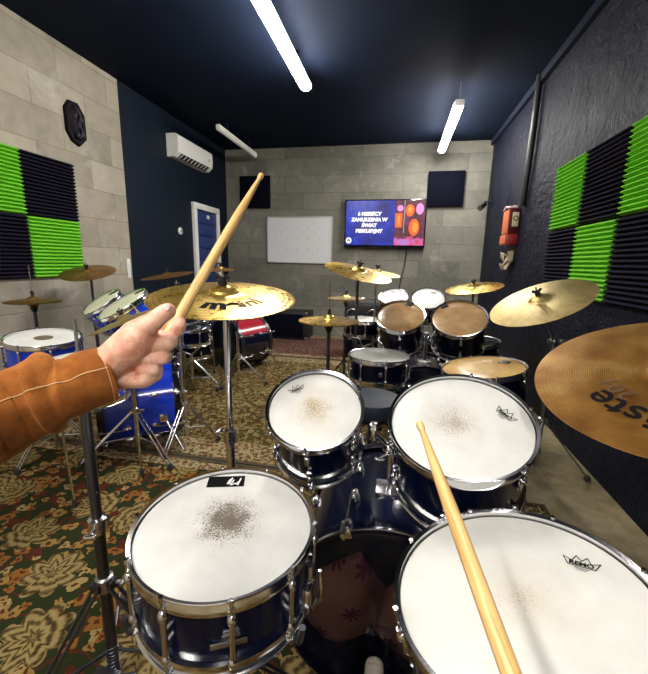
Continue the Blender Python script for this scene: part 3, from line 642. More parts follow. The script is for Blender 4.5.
obj('chain',tube(B(),[(0,.07,.155),(0,.062,.12),(0,.055,.08)],.006,8),steel,kp)

# ------------------------------------------------------------------ stands
def legs(t,hub,foot_r,yaw,m,low=None,double=True,n=3,feet=None,tr=.007):
    low=hub*.42 if low is None else low
    for k in range(n):
        a=yaw+2*PI*k/n; d=V((math.cos(a),math.sin(a),0)); q=V((-d.y,d.x,0))
        fr=foot_r; P0=V((0,0,hub))+d*.018; P1=d*fr+V((0,0,.022))
        b=B()
        for s in ((-1,1) if double else (0,)):
            cyl(b,P0+q*s*.011,P1+q*s*.011,tr if not double else .0045,seg=8)
        box(b,P0-d*.002,(.026,.026,.022)); lg=obj('leg',b,m,t)
        b=B(); ball(b,P1,.017,(1,1,1),10); cyl(b,P1+d*.0,V((P1.x,P1.y,.010)),.016,.019,10); obj('rubber_foot',b,rubber,lg)
        b=B(); M=P0.lerp(P1,.62); cyl(b,V((0,0,low))+d*.014,M,.0045,seg=8); obj('brace',b,m,t)
def collar(z,r,m=chrome,wing=True,a=0.0):
    b=B(); lathe(b,[(r*.9,z-.022),(r+.006,z-.020),(r+.007,z+.018),(r*.9,z+.022)],16,True)
    if wing: d=V((math.cos(a),math.sin(a),0)); cyl(b,V((0,0,z))+d*r,V((0,0,z))+d*(r+.028),.005,seg=8); box(b,V((0,0,z))+d*(r+.032),(.012,.030,.014),Matrix.Rotation(a,3,'Z'),bev=.004)
    return b
def cymbal_stand(label,base,hub,foot_r,yaw,top,n,group,m=chrome,tube_m=None,r=.0135,boom=None,mid=.62,tip=.03,cat='cymbal stand',zf=.010):
    """top = point where the cymbal bell sits (world), boom = height of the boom joint"""
    t=thing('cymbal_stand',label,cat,(base[0],base[1],zf),group); tp=V(top)-V((base[0],base[1],zf)); n=V(n).normalized(); tube_m=tube_m or m
    legs(t,hub,foot_r,yaw,m)
    up=tp.z-.05 if boom is None else boom
    b=B(); cyl(b,(0,0,.05),(0,0,up*mid),r); obj('lower_tube',b,tube_m,t)
    obj('collar',collar(hub,r,m,True,yaw+1),m,t); obj('collar',collar(hub*.42,r,m,False),m,t)
    b=B(); cyl(b,(0,0,up*mid-.02),(0,0,up),r*.72); obj('upper_tube',b,m,t); obj('collar',collar(up*mid,r,m,True,yaw+2),m,t)
    if boom is None:
        b=B(); cyl(b,(0,0,up-.01),tp-n*.02,r*.7); ball(b,(0,0,up),r*1.15); box(b,(0,0,up),(.02,.035,.025),bev=.004); obj('tilter',b,m,t)
    else:
        J=V((0,0,up)); d=(tp-n*.03-J).normalized(); b=B(); cyl(b,J-d*.12,tp-n*.03,.0075); obj('boom_arm',b,m,t)
        b=B(); ball(b,J,.022); cyl(b,J+V((-.03,0,0)),J+V((.03,0,0)),.012); box(b,J+V((.045,0,0)),(.03,.008,.02),bev=.003); obj('boom_joint',b,m,t)
        b=B(); ball(b,tp-n*.03,.014); obj('tilter',b,m,t)
    b=B(); cyl(b,tp-n*.035,tp+n*(tip+.015),.0038,seg=8); obj('threaded_rod',b,m,t)
    b=B(); F=frame(n).to_4x4(); lathe(b,[(.0045,-.018),(.014,-.018),(.014,-.003),(.0045,-.003)],16,True,M=T(*tp)@F); obj('lower_felt',b,felt,t)
    b=B(); lathe(b,[(.0045,.004),(.013,.004),(.013,.014),(.0045,.014)],16,True,M=T(*tp)@F); obj('felt_washer',b,black,t)
    b=B(); lathe(b,[(.004,.014),(.009,.015),(.008,.026),(.004,.028)],12,True,M=T(*tp)@F)
    for s in (-1,1): box(b,(s*.013,0,.026),(.014,.004,.012),Euler((0,-s*.6,0)).to_matrix(),bev=.001)
    bmesh.ops.transform(b,matrix=T(*tp)@F,verts=[v for f in b.faces if False for v in f.verts]); 
    wn=B(); lathe(wn,[(.004,.014),(.010,.015),(.009,.027),(.004,.029)],12,True)
    for s in (-1,1): box(wn,(s*.014,0,.026),(.016,.005,.013),Euler((0,-s*.6,0)).to_matrix(),bev=.001)
    b.free(); bmesh.ops.transform(wn,matrix=T(*tp)@F,verts=wn.verts[:]); obj('wing_nut',wn,black,t)
    return t
def cymbal_mesh(R,m,bell=.30,bellh=.022,bow=.014,th=.0012,seg=96):
    rb=R*bell*.5+.012; prof=[]
    # z=0 is the edge plane; apex at bow+bellh
    top=[(.006,bow+bellh),(rb*.35,bow+bellh*.93),(rb*.65,bow+bellh*.70),(rb*.88,bow+bellh*.34),(rb,bow+bellh*.10),(rb+.006,bow)]
    for k in range(1,9):
        u=k/8; r=rb+.006+(R-rb-.006)*u; top.append((r,bow*(1-u**1.7)))
    under=[(r,z-th) for r,z in reversed(top)]; 
    return mesh('cymbal',lathe(B(),top+under,seg,True),m,35)
def cymbal(name,label,c,n,R,m,group,cat='cymbal',**kw):
    o=obj(name,cymbal_mesh(R,m,**kw),None); n=V(n).normalized(); o.matrix_world=T(*c)@frame(n).to_4x4(); tag(o,label,cat,group); return o
def apex(c,n,h=.036): return V(c)+V(n).normalized()*h
gc='cymbals'; gs='cymbal stands'
# left golden cymbal
c,n=(-.482,.968,1.095),(.069,-.144,.987)
cy=cymbal('crash_cymbal','golden crash cymbal with dark lettering right behind the raised hand',c,n,.203,brass_gold,gc)
def cym_text(cy,txt,size,r,ang,flip,m,R,bow=.014,bold=.002,squash=1,dz=.0012,name='lettering'):
    """letters follow the bow surface of the cymbal"""
    b=text_bm(txt,size,bold); bmesh.ops.subdivide_edges(b,edges=b.edges[:],cuts=1)
    bmesh.ops.triangulate(b,faces=b.faces[:])
    rb=R*.15+.018
    for v in b.verts:
        x,y=v.co.x*squash,v.co.y
        if flip: x,y=-x,-y
        rad=r-y if True else r; th=ang+x/r
        rr=max(rad,rb); u=(rr-rb)/(R-rb); z=bow*(1-u**1.7)+dz
        v.co=(rr*math.cos(th),rr*math.sin(th),z)
    return obj(name,b,m,cy,60)
cym_text(cy,'me',.074,.118,math.radians(-66),False,ink,.203,bold=.004)
cym_text(cy,'inl',.070,.118,math.radians(-28),False,greyink,.203,bold=.001)
cymbal_stand('chrome cymbal stand behind the snare drum holding the golden crash cymbal',(-.478,.975),.30,.24,.9,apex(c,n,.034),n,gs)
# right crash
c,n=(.668,1.909,1.036),(-.433,-.195,.88)
cymbal('crash_cymbal','pale hammered crash cymbal tilted before the right wall foam',c,n,.229,brass_pale,gc)
cymbal_stand('dark cymbal stand with splayed feet on the bare concrete by right wall',(.86,2.19),.33,.27,-.1,apex(c,n,.034),n,gs,m=steel,boom=.80,zf=.0)
# big tarnished ride
c,n=(.56,.816,.993),(-.282,-.228,.932)
cy=cymbal('ride_cymbal','big tarnished ride cymbal cut by the right edge, with upside down lettering',c,n,.254,brass_ride,gc,bow=.012)
cym_text(cy,'Paiste',.076,.163,math.radians(223),True,ink,.254,bow=.012,bold=.0010,squash=1.15)
cym_text(cy,'201',.046,.122,math.radians(190),True,mat('brown_ink',(.10,.05,.02),.6),.254,bow=.012,bold=.0004,squash=1.1)
cymbal_stand('black cymbal stand holding the big tarnished ride beside the floor tom',(.74,.86),.30,.24,.4,apex(c,n,.032),n,gs,m=dsteel,boom=.78,zf=.010)
# bare hi-hat stand, left front
hs=thing('hi_hat_stand','steel hi-hat stand without cymbals left of the near snare drum','hi-hat stand',(-.715,.70,.010),'hi-hat stands')
legs(hs,.345,.26,2.15,dsteel,low=.13)
obj('lower_tube',cyl(B(),(0,0,.03),(0,0,.52),.0145),dsteel,hs); obj('collar',collar(.345,.0145,steel,True,.3),steel,hs); obj('collar',collar(.52,.0145,chrome,True,-1.2),chrome,hs)
obj('upper_tube',cyl(B(),(0,0,.50),(0,0,.93),.0125),dsteel,hs); obj('cymbal_seat',lathe(B(),[(.004,.925),(.018,.93),(.022,.955),(.016,.962),(.004,.962)],18,True),black,hs)
obj('pull_rod',cyl(B(),(0,0,.03),(0,0,1.05),.0038,seg=8),steel,hs)
b=B(); obj('spring',tube(B(),[(.017*math.cos(k*1.2),.017*math.sin(k*1.2),.04+k*.0022) for k in range(50)],.002,5),dsteel,hs)
b=B(); cyl(b,(-.05,-.02,.025),(.05,.02,.025),.008); box(b,(0,-.13,.05),(.075,.24,.010),Euler((.22,0,0)).to_matrix(),bev=.003); box(b,(0,-.13,.008),(.06,.27,.006)); obj('foot_pedal',b,dsteel,hs)
# snare stand
def snare_stand(label,c,zb,R,m,group,hub=.30,foot=.23,yaw=.5,zf=.010,tilt=(0,0)):
    t=thing('snare_stand',label,'snare stand',(c[0],c[1],zf),group); legs(t,hub,foot,yaw,m); zb-=zf
    obj('post',cyl(B(),(0,0,.05),(0,0,zb-.11),.0125),m,t); obj('collar',collar(hub,.0125,m,True,1),m,t)
    for k in range(3):
        a=yaw+PI/3+2*PI*k/3; d=V((math.cos(a),math.sin(a),0)); zz=zb+(d.x*tilt[0]+d.y*tilt[1])*R
        b=B(); tube(b,[V((0,0,zb-.11)),d*R*.5+V((0,0,zb-.075)),d*(R-.02)+V((0,0,zz-.022)),d*(R+.008)+V((0,0,zz-.014)),d*(R+.013)+V((0,0,zz+.018))],.007,8); q=obj('basket_arm',b,m,t)
        b=B(); cyl(b,d*(R+.0-.04)+V((0,0,zz-.018)),d*(R+.010)+V((0,0,zz-.012)),.011); obj('rubber_grip',b,rubber,q)
    return t
snare_stand('steel snare stand under the near worn snare drum',(-.327,.632),.502,.186,dsteel,'snare stands',yaw=.7,tilt=(-.03,.05))

# ---- second kit, straight ahead
g2='drums of the middle kit'
t,hd,Rs,D=drum('snare_drum','white snare drum with black shell beyond the two nearest rack toms',(-.08,2.161,.658),(0,.01,1),.186,.14,midnight,head_back,8,.25,g2,'snare drum',tubes=True)
snare_stand('steel stand under the snare drum of the middle kit',(-.08,2.161),.516,.186,dsteel,'snare stands',yaw=.2)
b=B(); box(b,(.004,0,0),(.003,.02,.024),bev=.001); o=obj('badge',b,steel,t); o.matrix_local=rz(-PI/2+.1)@T(Rs-.003,0,.07)
def patch(hd,x,y,rot,w=.05,h=.035):
    o=obj('damper_patch',box(B(),(0,0,.002),(w,h,.004),bev=.001),black,hd); o.matrix_local=T(x,y,0)@rz(rot)
t,hd,Rs,D=drum('rack_tom','tan headed rack tom with black patch, left one of the middle kit',(.03,2.415,.866),(-.064,-.523,.85),.16,.20,midnight,head_tan,6,.52,g2,'tom'); patch(hd,.055,.125,-.35); tomL=t
t,hd,Rs,D=drum('rack_tom','tan headed rack tom with black patch, right one of the middle kit',(.393,2.419,.869),(-.112,-.55,.828),.173,.22,midnight,head_tan2,6,.52,g2,'tom'); patch(hd,-.085,.125,.45); tomR=t
t,hd,Rs,D=drum('floor_tom','honey coloured floor tom just behind the larger white rack tom',(.450,1.93,.69),(-.141,-.005,.99),.205,.40,midnight,head_tan3,8,.1,g2,'floor tom'); patch(hd,.12,.07,-.5,.06,.04)
for a in (.5,2.6,4.7):
    p=t.matrix_world@(rz(a)@V((Rs+.02,0,.06))); d=t.matrix_world.to_3x3()@V((0,0,-1)); kk=(p.z-.026)/(-d.z)
    b=B(); cyl(b,(Rs+.02,0,.24),(Rs+.02,0,.06-kk),.0055,seg=8); box(b,(Rs+.012,0,.18),(.026,.022,.05),bev=.004); o=obj('leg',b,chrome,t); o.matrix_local=rz(a)
    b=B(); lathe(b,[(0,-.013),(.013,-.013),(.012,.02),(.006,.03)],12,M=T(Rs+.02,0,.06-kk)); obj('rubber_foot',b,rubber,o)
k2,Rk2=bass_drum('dark bass drum under the two tan headed toms',(.21,2.36,.285),0,.275,.42,midnight,head_blk,head_blk,g2,midnight)
b=box(B(),(0,-Rk2-.002,.16),(.09,.012,.075),bev=.004); cyl(b,(0,-Rk2,.16),(0,-Rk2-.20,.16),.014); tm=obj('tom_mount',b,chrome,k2)
for s in (-1,1):
    b=B(); cyl(b,(s*.008,-Rk2-.17,.16),(s*.085,-Rk2-.20,.165),.0075); ball(b,(s*.012,-Rk2-.17,.16),.020); obj('tom_arm',b,chrome,tm)
for s in (-1,1):
    b=B(); cyl(b,(s*(Rk2-.01),.08,.34),(s*(Rk2+.12),.262,.44),.008); box(b,(s*(Rk2+.004),.07,.335),(.02,.05,.05),bev=.005); obj('spur',b,chrome,k2)
kp=thing('kick_pedal','dark kick pedal at the bass drum of the middle kit','drum pedal',(.20,2.20,.010))
obj('base_plate',box(B(),(0,-.03,.006),(.09,.30,.010),bev=.003),dsteel,kp); obj('foot_board',box(B(),(0,-.06,.050),(.075,.25,.010),Euler((.28,0,0)).to_matrix(),bev=.003),steel,kp)
b=B()
for s in (-1,1): cyl(b,(s*.055,.08,.01),(s*.05,.08,.165),.008)
cyl(b,(-.055,.08,.16),(.055,.08,.16),.007); obj('pedal_frame',b,chrome,kp); b=B(); cyl(b,(0,.08,.16),(0,.06,.29),.004); obj('beater_shaft',b,chrome,kp); b=B(); cyl(b,(0,.03,.284),(0,.085,.30),.024,seg=20); obj('beater',b,felt,kp)
# throne of the middle kit
th=thing('drum_throne','grey blue vinyl drum stool between the nearest rack toms','drum stool',(-.085,1.62,.010)); legs(th,.26,.22,.5,dsteel); obj('post',cyl(B(),(0,0,.05),(0,0,.49),.014),dsteel,th)
obj('cushion',lathe(B(),[(0,.51),(.11,.51),(.135,.525),(.14,.56),(.13,.585),(.09,.592),(0,.593)],40),vinyl,th); obj('seat_plate',lathe(B(),[(0,.485),(.09,.485),(.115,.51),(0,.51)],32),black,th)
# hi-hat of the middle kit
def hi_hat(label,labtop,labbot,c,R,m,group,base_hub=.30,zf=.010,mm=dsteel,yaw=.4,rod=.20,R_under=True):
    x,y,z=c; t=thing('hi_hat_stand',label,'hi-hat stand',(x,y,zf),'hi-hat stands'); zz=z-zf; legs(t,base_hub,.24,yaw,mm)
    obj('lower_tube',cyl(B(),(0,0,.03),(0,0,zz*.62),.0135),mm,t); obj('upper_tube',cyl(B(),(0,0,zz*.6),(0,0,zz-.055),.011),mm,t); obj('collar',collar(zz*.62,.0135,mm,True,1),mm,t)
    obj('cymbal_seat',lathe(B(),[(.004,zz-.075),(.012,zz-.072),(.024,zz-.042),(.022,zz-.0375),(.004,zz-.037)],18,True),black,t); obj('pull_rod',cyl(B(),(0,0,.05),(0,0,zz+rod),.003,seg=8),steel,t)
    obj('clutch',lathe(B(),[(.004,zz+.039),(.010,zz+.039),(.010,zz+.07),(.004,zz+.072)],12,True),black,t)
    b=B(); box(b,(0,-.13,.05),(.075,.24,.010),Euler((.22,0,0)).to_matrix(),bev=.003); box(b,(0,-.13,.008),(.06,.27,.006)); obj('foot_pedal',b,mm,t)
    top=cymbal('hi_hat_cymbal',labtop,(x,y,z+.002),(0,0,1),R,m,group,bow=.012); bot=obj('hi_hat_cymbal',top.data,None); bot.matrix_world=T(x,y,z-.004)@Matrix.Rotation(PI,4,'X'); tag(bot,labbot,'cymbal',group)
hi_hat('dark hi-hat stand left of the middle kit snare','upper golden hi-hat cymbal left of the middle kit snare','lower golden hi-hat cymbal left of the middle kit snare',(-.382,2.102,.862),.178,brass_gold,gc,rod=.22)
# left crash of the middle kit
c,n=(-.244,2.30,1.142),(.224,-.164,.961)
cymbal('crash_cymbal','golden crash cymbal tilted right below the television',c,n,.21,brass_gold,gc)
cymbal_stand('dark cymbal stand behind the middle kit snare under the television',(-.25,2.36),.30,.24,.7,apex(c,n,.034),n,gs,m=dsteel)
# ---- third kit at the back
g3='drums of the rear kit'
t,hd,Rs,D=drum('rack_tom','small white rack tom at the rear, partly hidden by a tan tom',(-.026,3.46,.896),(-.05,-.45,.89),.14,.18,midnight,head_plain,6,.5,g3,'tom',detail=1); crown(hd,-.01,.09,0,.05)
t,hd,Rs,D=drum('rack_tom','white rack tom at the rear below the yellow cymbal',(.279,3.46,.896),(-.03,-.52,.85),.155,.19,midnight,head_back,6,.5,g3,'tom',detail=1); crown(hd,.05,.085,-.2,.055)
k3,Rk3=bass_drum('black bass drum of the rear kit behind the middle kit',(.13,3.42,.285),0,.27,.40,midnight,head_blk,head_blk,g3,midnight,detail=True)
b=box(B(),(0,-Rk3-.002,.14),(.09,.012,.075),bev=.004); cyl(b,(0,-Rk3,.14),(0,-Rk3-.22,.14),.014); obj('tom_mount',b,chrome,k3)
for s in (-1,1):
    b=B(); cyl(b,(s*.005,-Rk3-.20,.14),(s*.10,-Rk3-.22,.13),.0075); obj('tom_arm',b,chrome,k3)
t,hd,Rs,D=drum('snare_drum','small white snare drum with chrome fittings left of the tan toms',(-.27,3.15,.72),(0,-.02,1),.165,.13,midnight,head_plain,8,.2,g3,'snare drum',tubes=True,detail=2)
snare_stand('chrome stand under the small rear snare drum',(-.27,3.15),.588,.165,chrome,'snare stands',yaw=.9)
c,n=(.628,3.28,1.014),(-.17,-.117,.978)
cymbal('crash_cymbal','yellow crash cymbal at the rear right of the white toms',c,n,.229,brass_gold,gc); cymbal_stand('dark stand of the yellow cymbal at the rear',(.63,3.30),.30,.25,.3,apex(c,n,.034),n,gs,m=dsteel)
hi_hat('dark hi-hat stand of the rear kit beside the twin speaker','upper small hi-hat cymbal left of the twin speaker','lower small hi-hat cymbal left of the twin speaker',(-.44,3.25,.885),.165,brass_pale,gc,rod=.10)
c,n=(-.06,3.0,1.12),(.12,-.10,.98)
cymbal('crash_cymbal','pale crash cymbal half hidden behind the golden one below the television',(-.17,3.05,1.12),n,.19,brass_pale,gc); cymbal_stand('thin steel cymbal stand left of the rear toms',(-.175,3.07),.28,.22,1.3,apex((-.17,3.05,1.12),n,.034),n,gs,m=steel,r=.011)
t,hd,Rs,D=drum('floor_tom','black floor tom of the rear kit behind the honey coloured one',(.62,3.05,.60),(-.10,-.02,.99),.20,.38,midnight,head_blk,8,.1,g3,'floor tom',detail=1)
for a in (.5,2.6,4.7):
    p=t.matrix_world@(rz(a)@V((Rs+.02,0,.06))); d=t.matrix_world.to_3x3()@V((0,0,-1)); kk=(p.z-.026)/(-d.z)
    b=B(); cyl(b,(Rs+.02,0,.24),(Rs+.02,0,.06-kk),.0055,seg=8); box(b,(Rs+.012,0,.18),(.026,.022,.05),bev=.004); o=obj('leg',b,chrome,t); o.matrix_local=rz(a)
    b=B(); lathe(b,[(0,-.013),(.013,-.013),(.012,.02),(.006,.03)],12,M=T(Rs+.02,0,.06-kk)); obj('rubber_foot',b,rubber,o)

# ---- blue kit on the left
g4='drums of the blue kit'
t,hd,Rs,D=drum('snare_drum','blue snare drum with white head at the left edge above the sleeve',(-1.957,1.701,.743),(.10,-.06,.99),.186,.16,blue_lac,head_back,8,.2,g4,'snare drum',tubes=True)
o=obj('centre_dot',lathe(B(),[(0,.0012),(.045,.0012),(.046,.0006)],28),greyink,hd)
snare_stand('chrome stand under the blue snare drum',(-1.972,1.71),.586,.186,chrome,'snare stands',yaw=.4,tilt=(-.10,.06))
t,hd,Rs,D=drum('rack_tom','blue rack tom nearer the pale block wall',(-1.94,2.127,.903),(-.323,-.474,.82),.14,.18,blue_lac,head_green,6,.6,g4,'tom'); patch(hd,.03,.10,.3,.06,.03)
t,hd,Rs,D=drum('rack_tom','blue rack tom just above the hand',(-1.623,1.938,.923),(-.34,-.42,.842),.16,.20,blue_lac,head_green,6,.6,g4,'tom'); patch(hd,.05,.125,.2,.07,.03)
kb,Rb=bass_drum('bright blue bass drum standing behind the raised hand',(-1.83,1.945,.27),-math.atan2(.82,.56),.26,.45,blue_lac,head_plain,head_blk,g4,blackgloss)
b=box(B(),(0,-Rb-.002,.18),(.09,.012,.075),bev=.004); cyl(b,(0,-Rb,.18),(0,-Rb-.22,.18),.014); obj('tom_mount',b,chrome,kb)
for s in (-1,1):
    b=B(); cyl(b,(s*.005,-Rb-.20,.18),(s*.11,-Rb-.24,.17),.0075); obj('tom_arm',b,chrome,kb)
    b=B(); cyl(b,(s*(Rb-.01),.06,.36),(s*(Rb+.10),.243,.46),.008); box(b,(s*(Rb+.004),.055,.355),(.02,.05,.05),bev=.005); obj('spur',b,chrome,kb)
t,hd,Rs,D=drum('floor_tom','blue floor tom half hidden by the brown sleeve',(-1.50,1.50,.70),(-.02,-.02,1),.185,.20,blue_lac,head_back,8,.2,g4,'floor tom')
for a in (.6,2.7,4.8):
    b=B(); cyl(b,(Rs+.02,0,.17),(Rs+.02,0,-.70+.20+.024),.0055,seg=8); box(b,(Rs+.012,0,.12),(.026,.022,.05),bev=.004); o=obj('leg',b,chrome,t); o.matrix_local=rz(a)
    b=B(); lathe(b,[(0,-.012),(.013,-.012),(.012,.02),(.006,.03)],12,M=T(Rs+.02,0,-.70+.20+.024)); obj('rubber_foot',b,rubber,o)
hi_hat('dark hi-hat stand of the blue kit by the pale block wall','upper tarnished hi-hat cymbal by the left wall','lower tarnished hi-hat cymbal by the left wall',(-2.404,2.051,.897),.16,brass_dark,gc,rod=.24)
c,n=(-2.434,2.561,1.076),(.079,-.285,.955)
cymbal('crash_cymbal','brown crash cymbal before the lower green foam tile on the left wall',c,n,.20,brass_dark,gc); cymbal_stand('dark stand of the brown cymbal by the left wall',(-2.43,2.58),.30,.2,.3,apex(c,n,.034),n,gs,m=dsteel)
c,n=(-1.44,1.73,.862),(-.327,-.157,.928)
cymbal('crash_cymbal','thin tilted crash cymbal just above the wrist before the blue toms',c,n,.20,brass_pale,gc); cymbal_stand('chrome tripod cymbal stand in front of the blue bass drum',(-1.50,1.82),.29,.30,-.35,apex(c,n,.034),n,gs,m=chrome)
cymbal_stand('chrome cymbal stand against the side of the blue bass drum',(-1.30,2.02),.27,.2,.4,apex((-1.36,2.10,.99),(.1,-.1,1),.034),(.1,-.1,1),gs,m=chrome)

# ---- dark red kit far left
g5='drums of the red kit'
redfade=mat('red_and_black_wrap',(.2,.01,.02),.22,coat=.7); g=G(redfade); x,y,z=g.xyz(g.obj())
g.col(g.mix(g.m('LESS_THAN',y,-.12),(.004,.005,.018),(.34,.012,.03)))
kr,Rr=bass_drum('dark bass drum with a red top at the far left behind the golden cymbal',(-1.81,3.66,.295),-math.atan2(.44,.90),.285,.43,redfade,head_blk,head_blk,g5,dsteel)
for s in (-1,1):
    b=B(); cyl(b,(s*(Rr-.01),.08,.36),(s*(Rr+.10),.282,.46),.008); box(b,(s*(Rr+.004),.075,.355),(.02,.05,.05),bev=.005); obj('spur',b,chrome,kr)
t,hd,Rs,D=drum('floor_tom','dark floor tom with chrome fittings left of the red topped bass drum',(-2.02,3.32,.60),(0,-.03,1),.20,.36,midnight,head_blk,8,.2,g5,'floor tom',detail=2)
for a in (.6,2.7,4.8):
    b=B(); cyl(b,(Rs+.02,0,.24),(Rs+.02,0,-.60+.36+.024),.0055,seg=8); box(b,(Rs+.012,0,.16),(.026,.022,.05),bev=.004); o=obj('leg',b,chrome,t); o.matrix_local=rz(a)
    b=B(); lathe(b,[(0,-.012),(.013,-.012),(.012,.02),(.006,.03)],12,M=T(Rs+.02,0,-.60+.36+.024)); obj('rubber_foot',b,rubber,o)
t,hd,Rs,D=drum('snare_drum','dark snare drum on a chrome stand left of the red topped bass drum',(-1.80,2.95,.60),(0,-.02,1),.178,.14,midnight,head_blk,8,.2,g5,'snare drum',tubes=True)
snare_stand('chrome snare stand left of the red topped bass drum',(-1.80,2.95),.458,.178,chrome,'snare stands',hub=.29,foot=.26,yaw=.3)
c,n=(-2.28,3.38,1.03),(-.10,-.13,.99)
cymbal('crash_cymbal','dark edge on cymbal with golden rim before the navy wall',c,n,.25,brass_dark,gc); cymbal_stand('dark cymbal stand before the navy wall left of the door',(-2.28,3.38),.30,.22,.3,apex(c,n,.034),n,gs,m=dsteel)
c,n=(-1.636,3.25,1.106),(0,-.1,1)
cymbal('crash_cymbal','small dark cymbal seen just left of the golden cymbal wing nut',c,n,.13,brass_dark,gc); cymbal_stand('chrome cymbal stand with spread legs before the red topped bass drum',(-1.47,3.22),.29,.27,.15,apex(c,n,.034),n,gs,m=chrome,boom=.80)

# ------------------------------------------------------------------ drumsticks
def stick(label,tip,butt,L=.406,group='drumsticks'):
    tip,butt=V(tip),V(butt); d=(butt-tip).normalized()
    prof=[(0,0),(.0028,.0005),(.0044,.003),(.0050,.007),(.0044,.012),(.0033,.0155),(.0032,.017),(.0040,.030),(.0056,.070),(.0070,.115),(.0073,.15),(.0073,L-.006),(.0066,L-.002),(.0045,L),(0,L)]
    o=obj('drumstick',lathe(B(),prof,24),wood); x,y=basis(d); o.matrix_world=T(*tip)@Matrix((x,y,d)).transposed().to_4x4(); o.matrix_world=T(*tip)@Matrix(((x.x,-y.x,d.x),(x.y,-y.y,d.y),(x.z,-y.z,d.z))).to_4x4()
    if o.matrix_world.determinant()<0: o.matrix_world=T(*tip)@Matrix(((x.x,y.x,d.x),(x.y,y.y,d.y),(x.z,y.z,d.z))).to_4x4()
    return tag(o,label,'drumstick',group)
stick('raised wooden drumstick held in the hand with the brown sleeve',at(262,174,.64),at(167,337,.46),.385)
stick('wooden drumstick entering from below, tip over the larger white rack tom',at(419,422,.46),at(511,674,.255))

# ------------------------------------------------------------------ arm and hand
def cap(bm,p0,r0,p1,r1,n=8):
    p0,p1=V(p0),V(p1)
    for k in range(n+1):
        u=k/n; ball(bm,p0.lerp(p1,u),r0+(r1-r0)*u,seg=16)
def chain(bm,pts):
    for (a,ra),(b,rb) in zip(pts,pts[1:]): cap(bm,a,ra,b,rb,max(3,int((V(b)-V(a)).length/.004)))
bm=B(); P=lambda x,y,d,r:(at(x,y,d),r)
# forearm (hidden in the sleeve) to wrist, slightly flattened by two parallel chains
chain(bm,[P(30,400,.392,.022),P(70,386,.408,.022),P(98,372,.420,.0215),P(113,364,.424,.0215)])
chain(bm,[P(30,404,.400,.022),P(72,392,.416,.021),P(102,381,.427,.0185),P(118,375,.430,.0175)])
# body of the hand: thumb-side mass, back of the hand and heel
chain(bm,[P(108,366,.421,.0215),P(117,358,.415,.0215),P(126,349.5,.409,.0210),P(136,339,.411,.0200),P(146,336.5,.418,.0140)])
chain(bm,[P(131,357,.415,.0155),P(140,349,.420,.0130),P(147.5,341,.424,.0120)])
chain(bm,[P(116,372,.432,.018),P(130,362,.442,.020),P(143,350,.460,.0170)])
chain(bm,[P(110,379,.430,.0140),P(128,378.5,.424,.0120),P(144,378.5,.420,.0110),P(155,375,.430,.0085)])
# thumb
chain(bm,[P(136,335,.411,.0170),P(146,326.5,.409,.0130),P(152,322.5,.409,.0116),P(158,317.5,.411,.0101),P(165,312.5,.415,.0100),P(168.5,311,.417,.0086)])
# fingers: knuckle -> middle joint -> end joint -> tip, curling round the stick
chain(bm,[P(147,335,.460,.0110),P(166,326,.486,.0105),P(178,321,.482,.0096),P(179,326,.461,.0090),P(176.5,330,.449,.0082)])
chain(bm,[P(146,342,.463,.0115),P(163,338,.462,.0100),P(170,340.5,.446,.0100),P(167,343,.428,.0102),P(153,345.5,.421,.0092)])
chain(bm,[P(144,352,.463,.0110),P(158,354,.456,.0080),P(165.5,356.8,.441,.0080),P(162,358.2,.424,.0080),P(149,359.8,.419,.0075)])
chain(bm,[P(140,364,.458,.0105),P(150,367,.450,.0076),P(157,369.6,.436,.0072),P(153,370.6,.420,.0073),P(142,371.2,.416,.0070)])
raw=mesh('hand_raw',bm,skin_m); ob=bpy.data.objects.new('hand_raw',raw); COL.objects.link(ob)
m1=ob.modifiers.new('r','REMESH'); m1.mode='VOXEL'; m1.voxel_size=.0014
m2=ob.modifiers.new('s','SMOOTH'); m2.factor=.5; m2.iterations=2
dg=bpy.context.evaluated_depsgraph_get(); dg.update(); me=bpy.data.meshes.new_from_object(ob.evaluated_get(dg)); bpy.data.objects.remove(ob)
if not me.materials: me.materials.append(skin_m)
me.name='person'; smooth(me,180)
person=obj('person',me,None); tag(person,'bare hand and forearm in brown suede sleeve gripping a raised drumstick','person')
# thumb nail
b=B(); q=bmesh.ops.create_uvsphere(b,u_segments=16,v_segments=10,radius=1)
tt=at(168.5,311,.417)-at(163,315,.414); dd=tt.normalized(); up=(at(166.5,306,.409)-at(168,311,.417)); up=(up-dd*up.dot(dd)).normalized(); sd=dd.cross(up)
Mn=Matrix(((dd.x*.0066,sd.x*.0055,up.x*.0024,0),(dd.y*.0066,sd.y*.0055,up.y*.0024,0),(dd.z*.0066,sd.z*.0055,up.z*.0024,0),(0,0,0,1)))
bmesh.ops.transform(b,matrix=T(*(at(167.8,311.2,.4165)+up*.0078))@Mn,verts=b.verts[:]); o=obj('thumbnail',b,nail_m,person); o['label']='pink thumbnail'
# sleeve: rings swept along the arm, folds, turned cuff
ctr=[(at(108,374,.418),.0310),(at(101,376,.414),.0322),(at(88,379.5,.409),.0325),(at(76,385,.404),.0325),(at(66,388.5,.400),.0345),(at(55,391.5,.395),.0385),(at(43,395.5,.390),.0400),(at(31,400,.385),.0395),(at(15,406.5,.377),.0405),(at(0,413,.368),.0425),(at(-25,424,.355),.046),(at(-55,436,.335),.050)]
elb=at(-55,436,.335); ctr+=[(elb.lerp(V((-.36,-.10,.90)),.35),.056),(elb.lerp(V((-.36,-.10,.90)),.7),.060),(V((-.36,-.10,.90)),.064)]
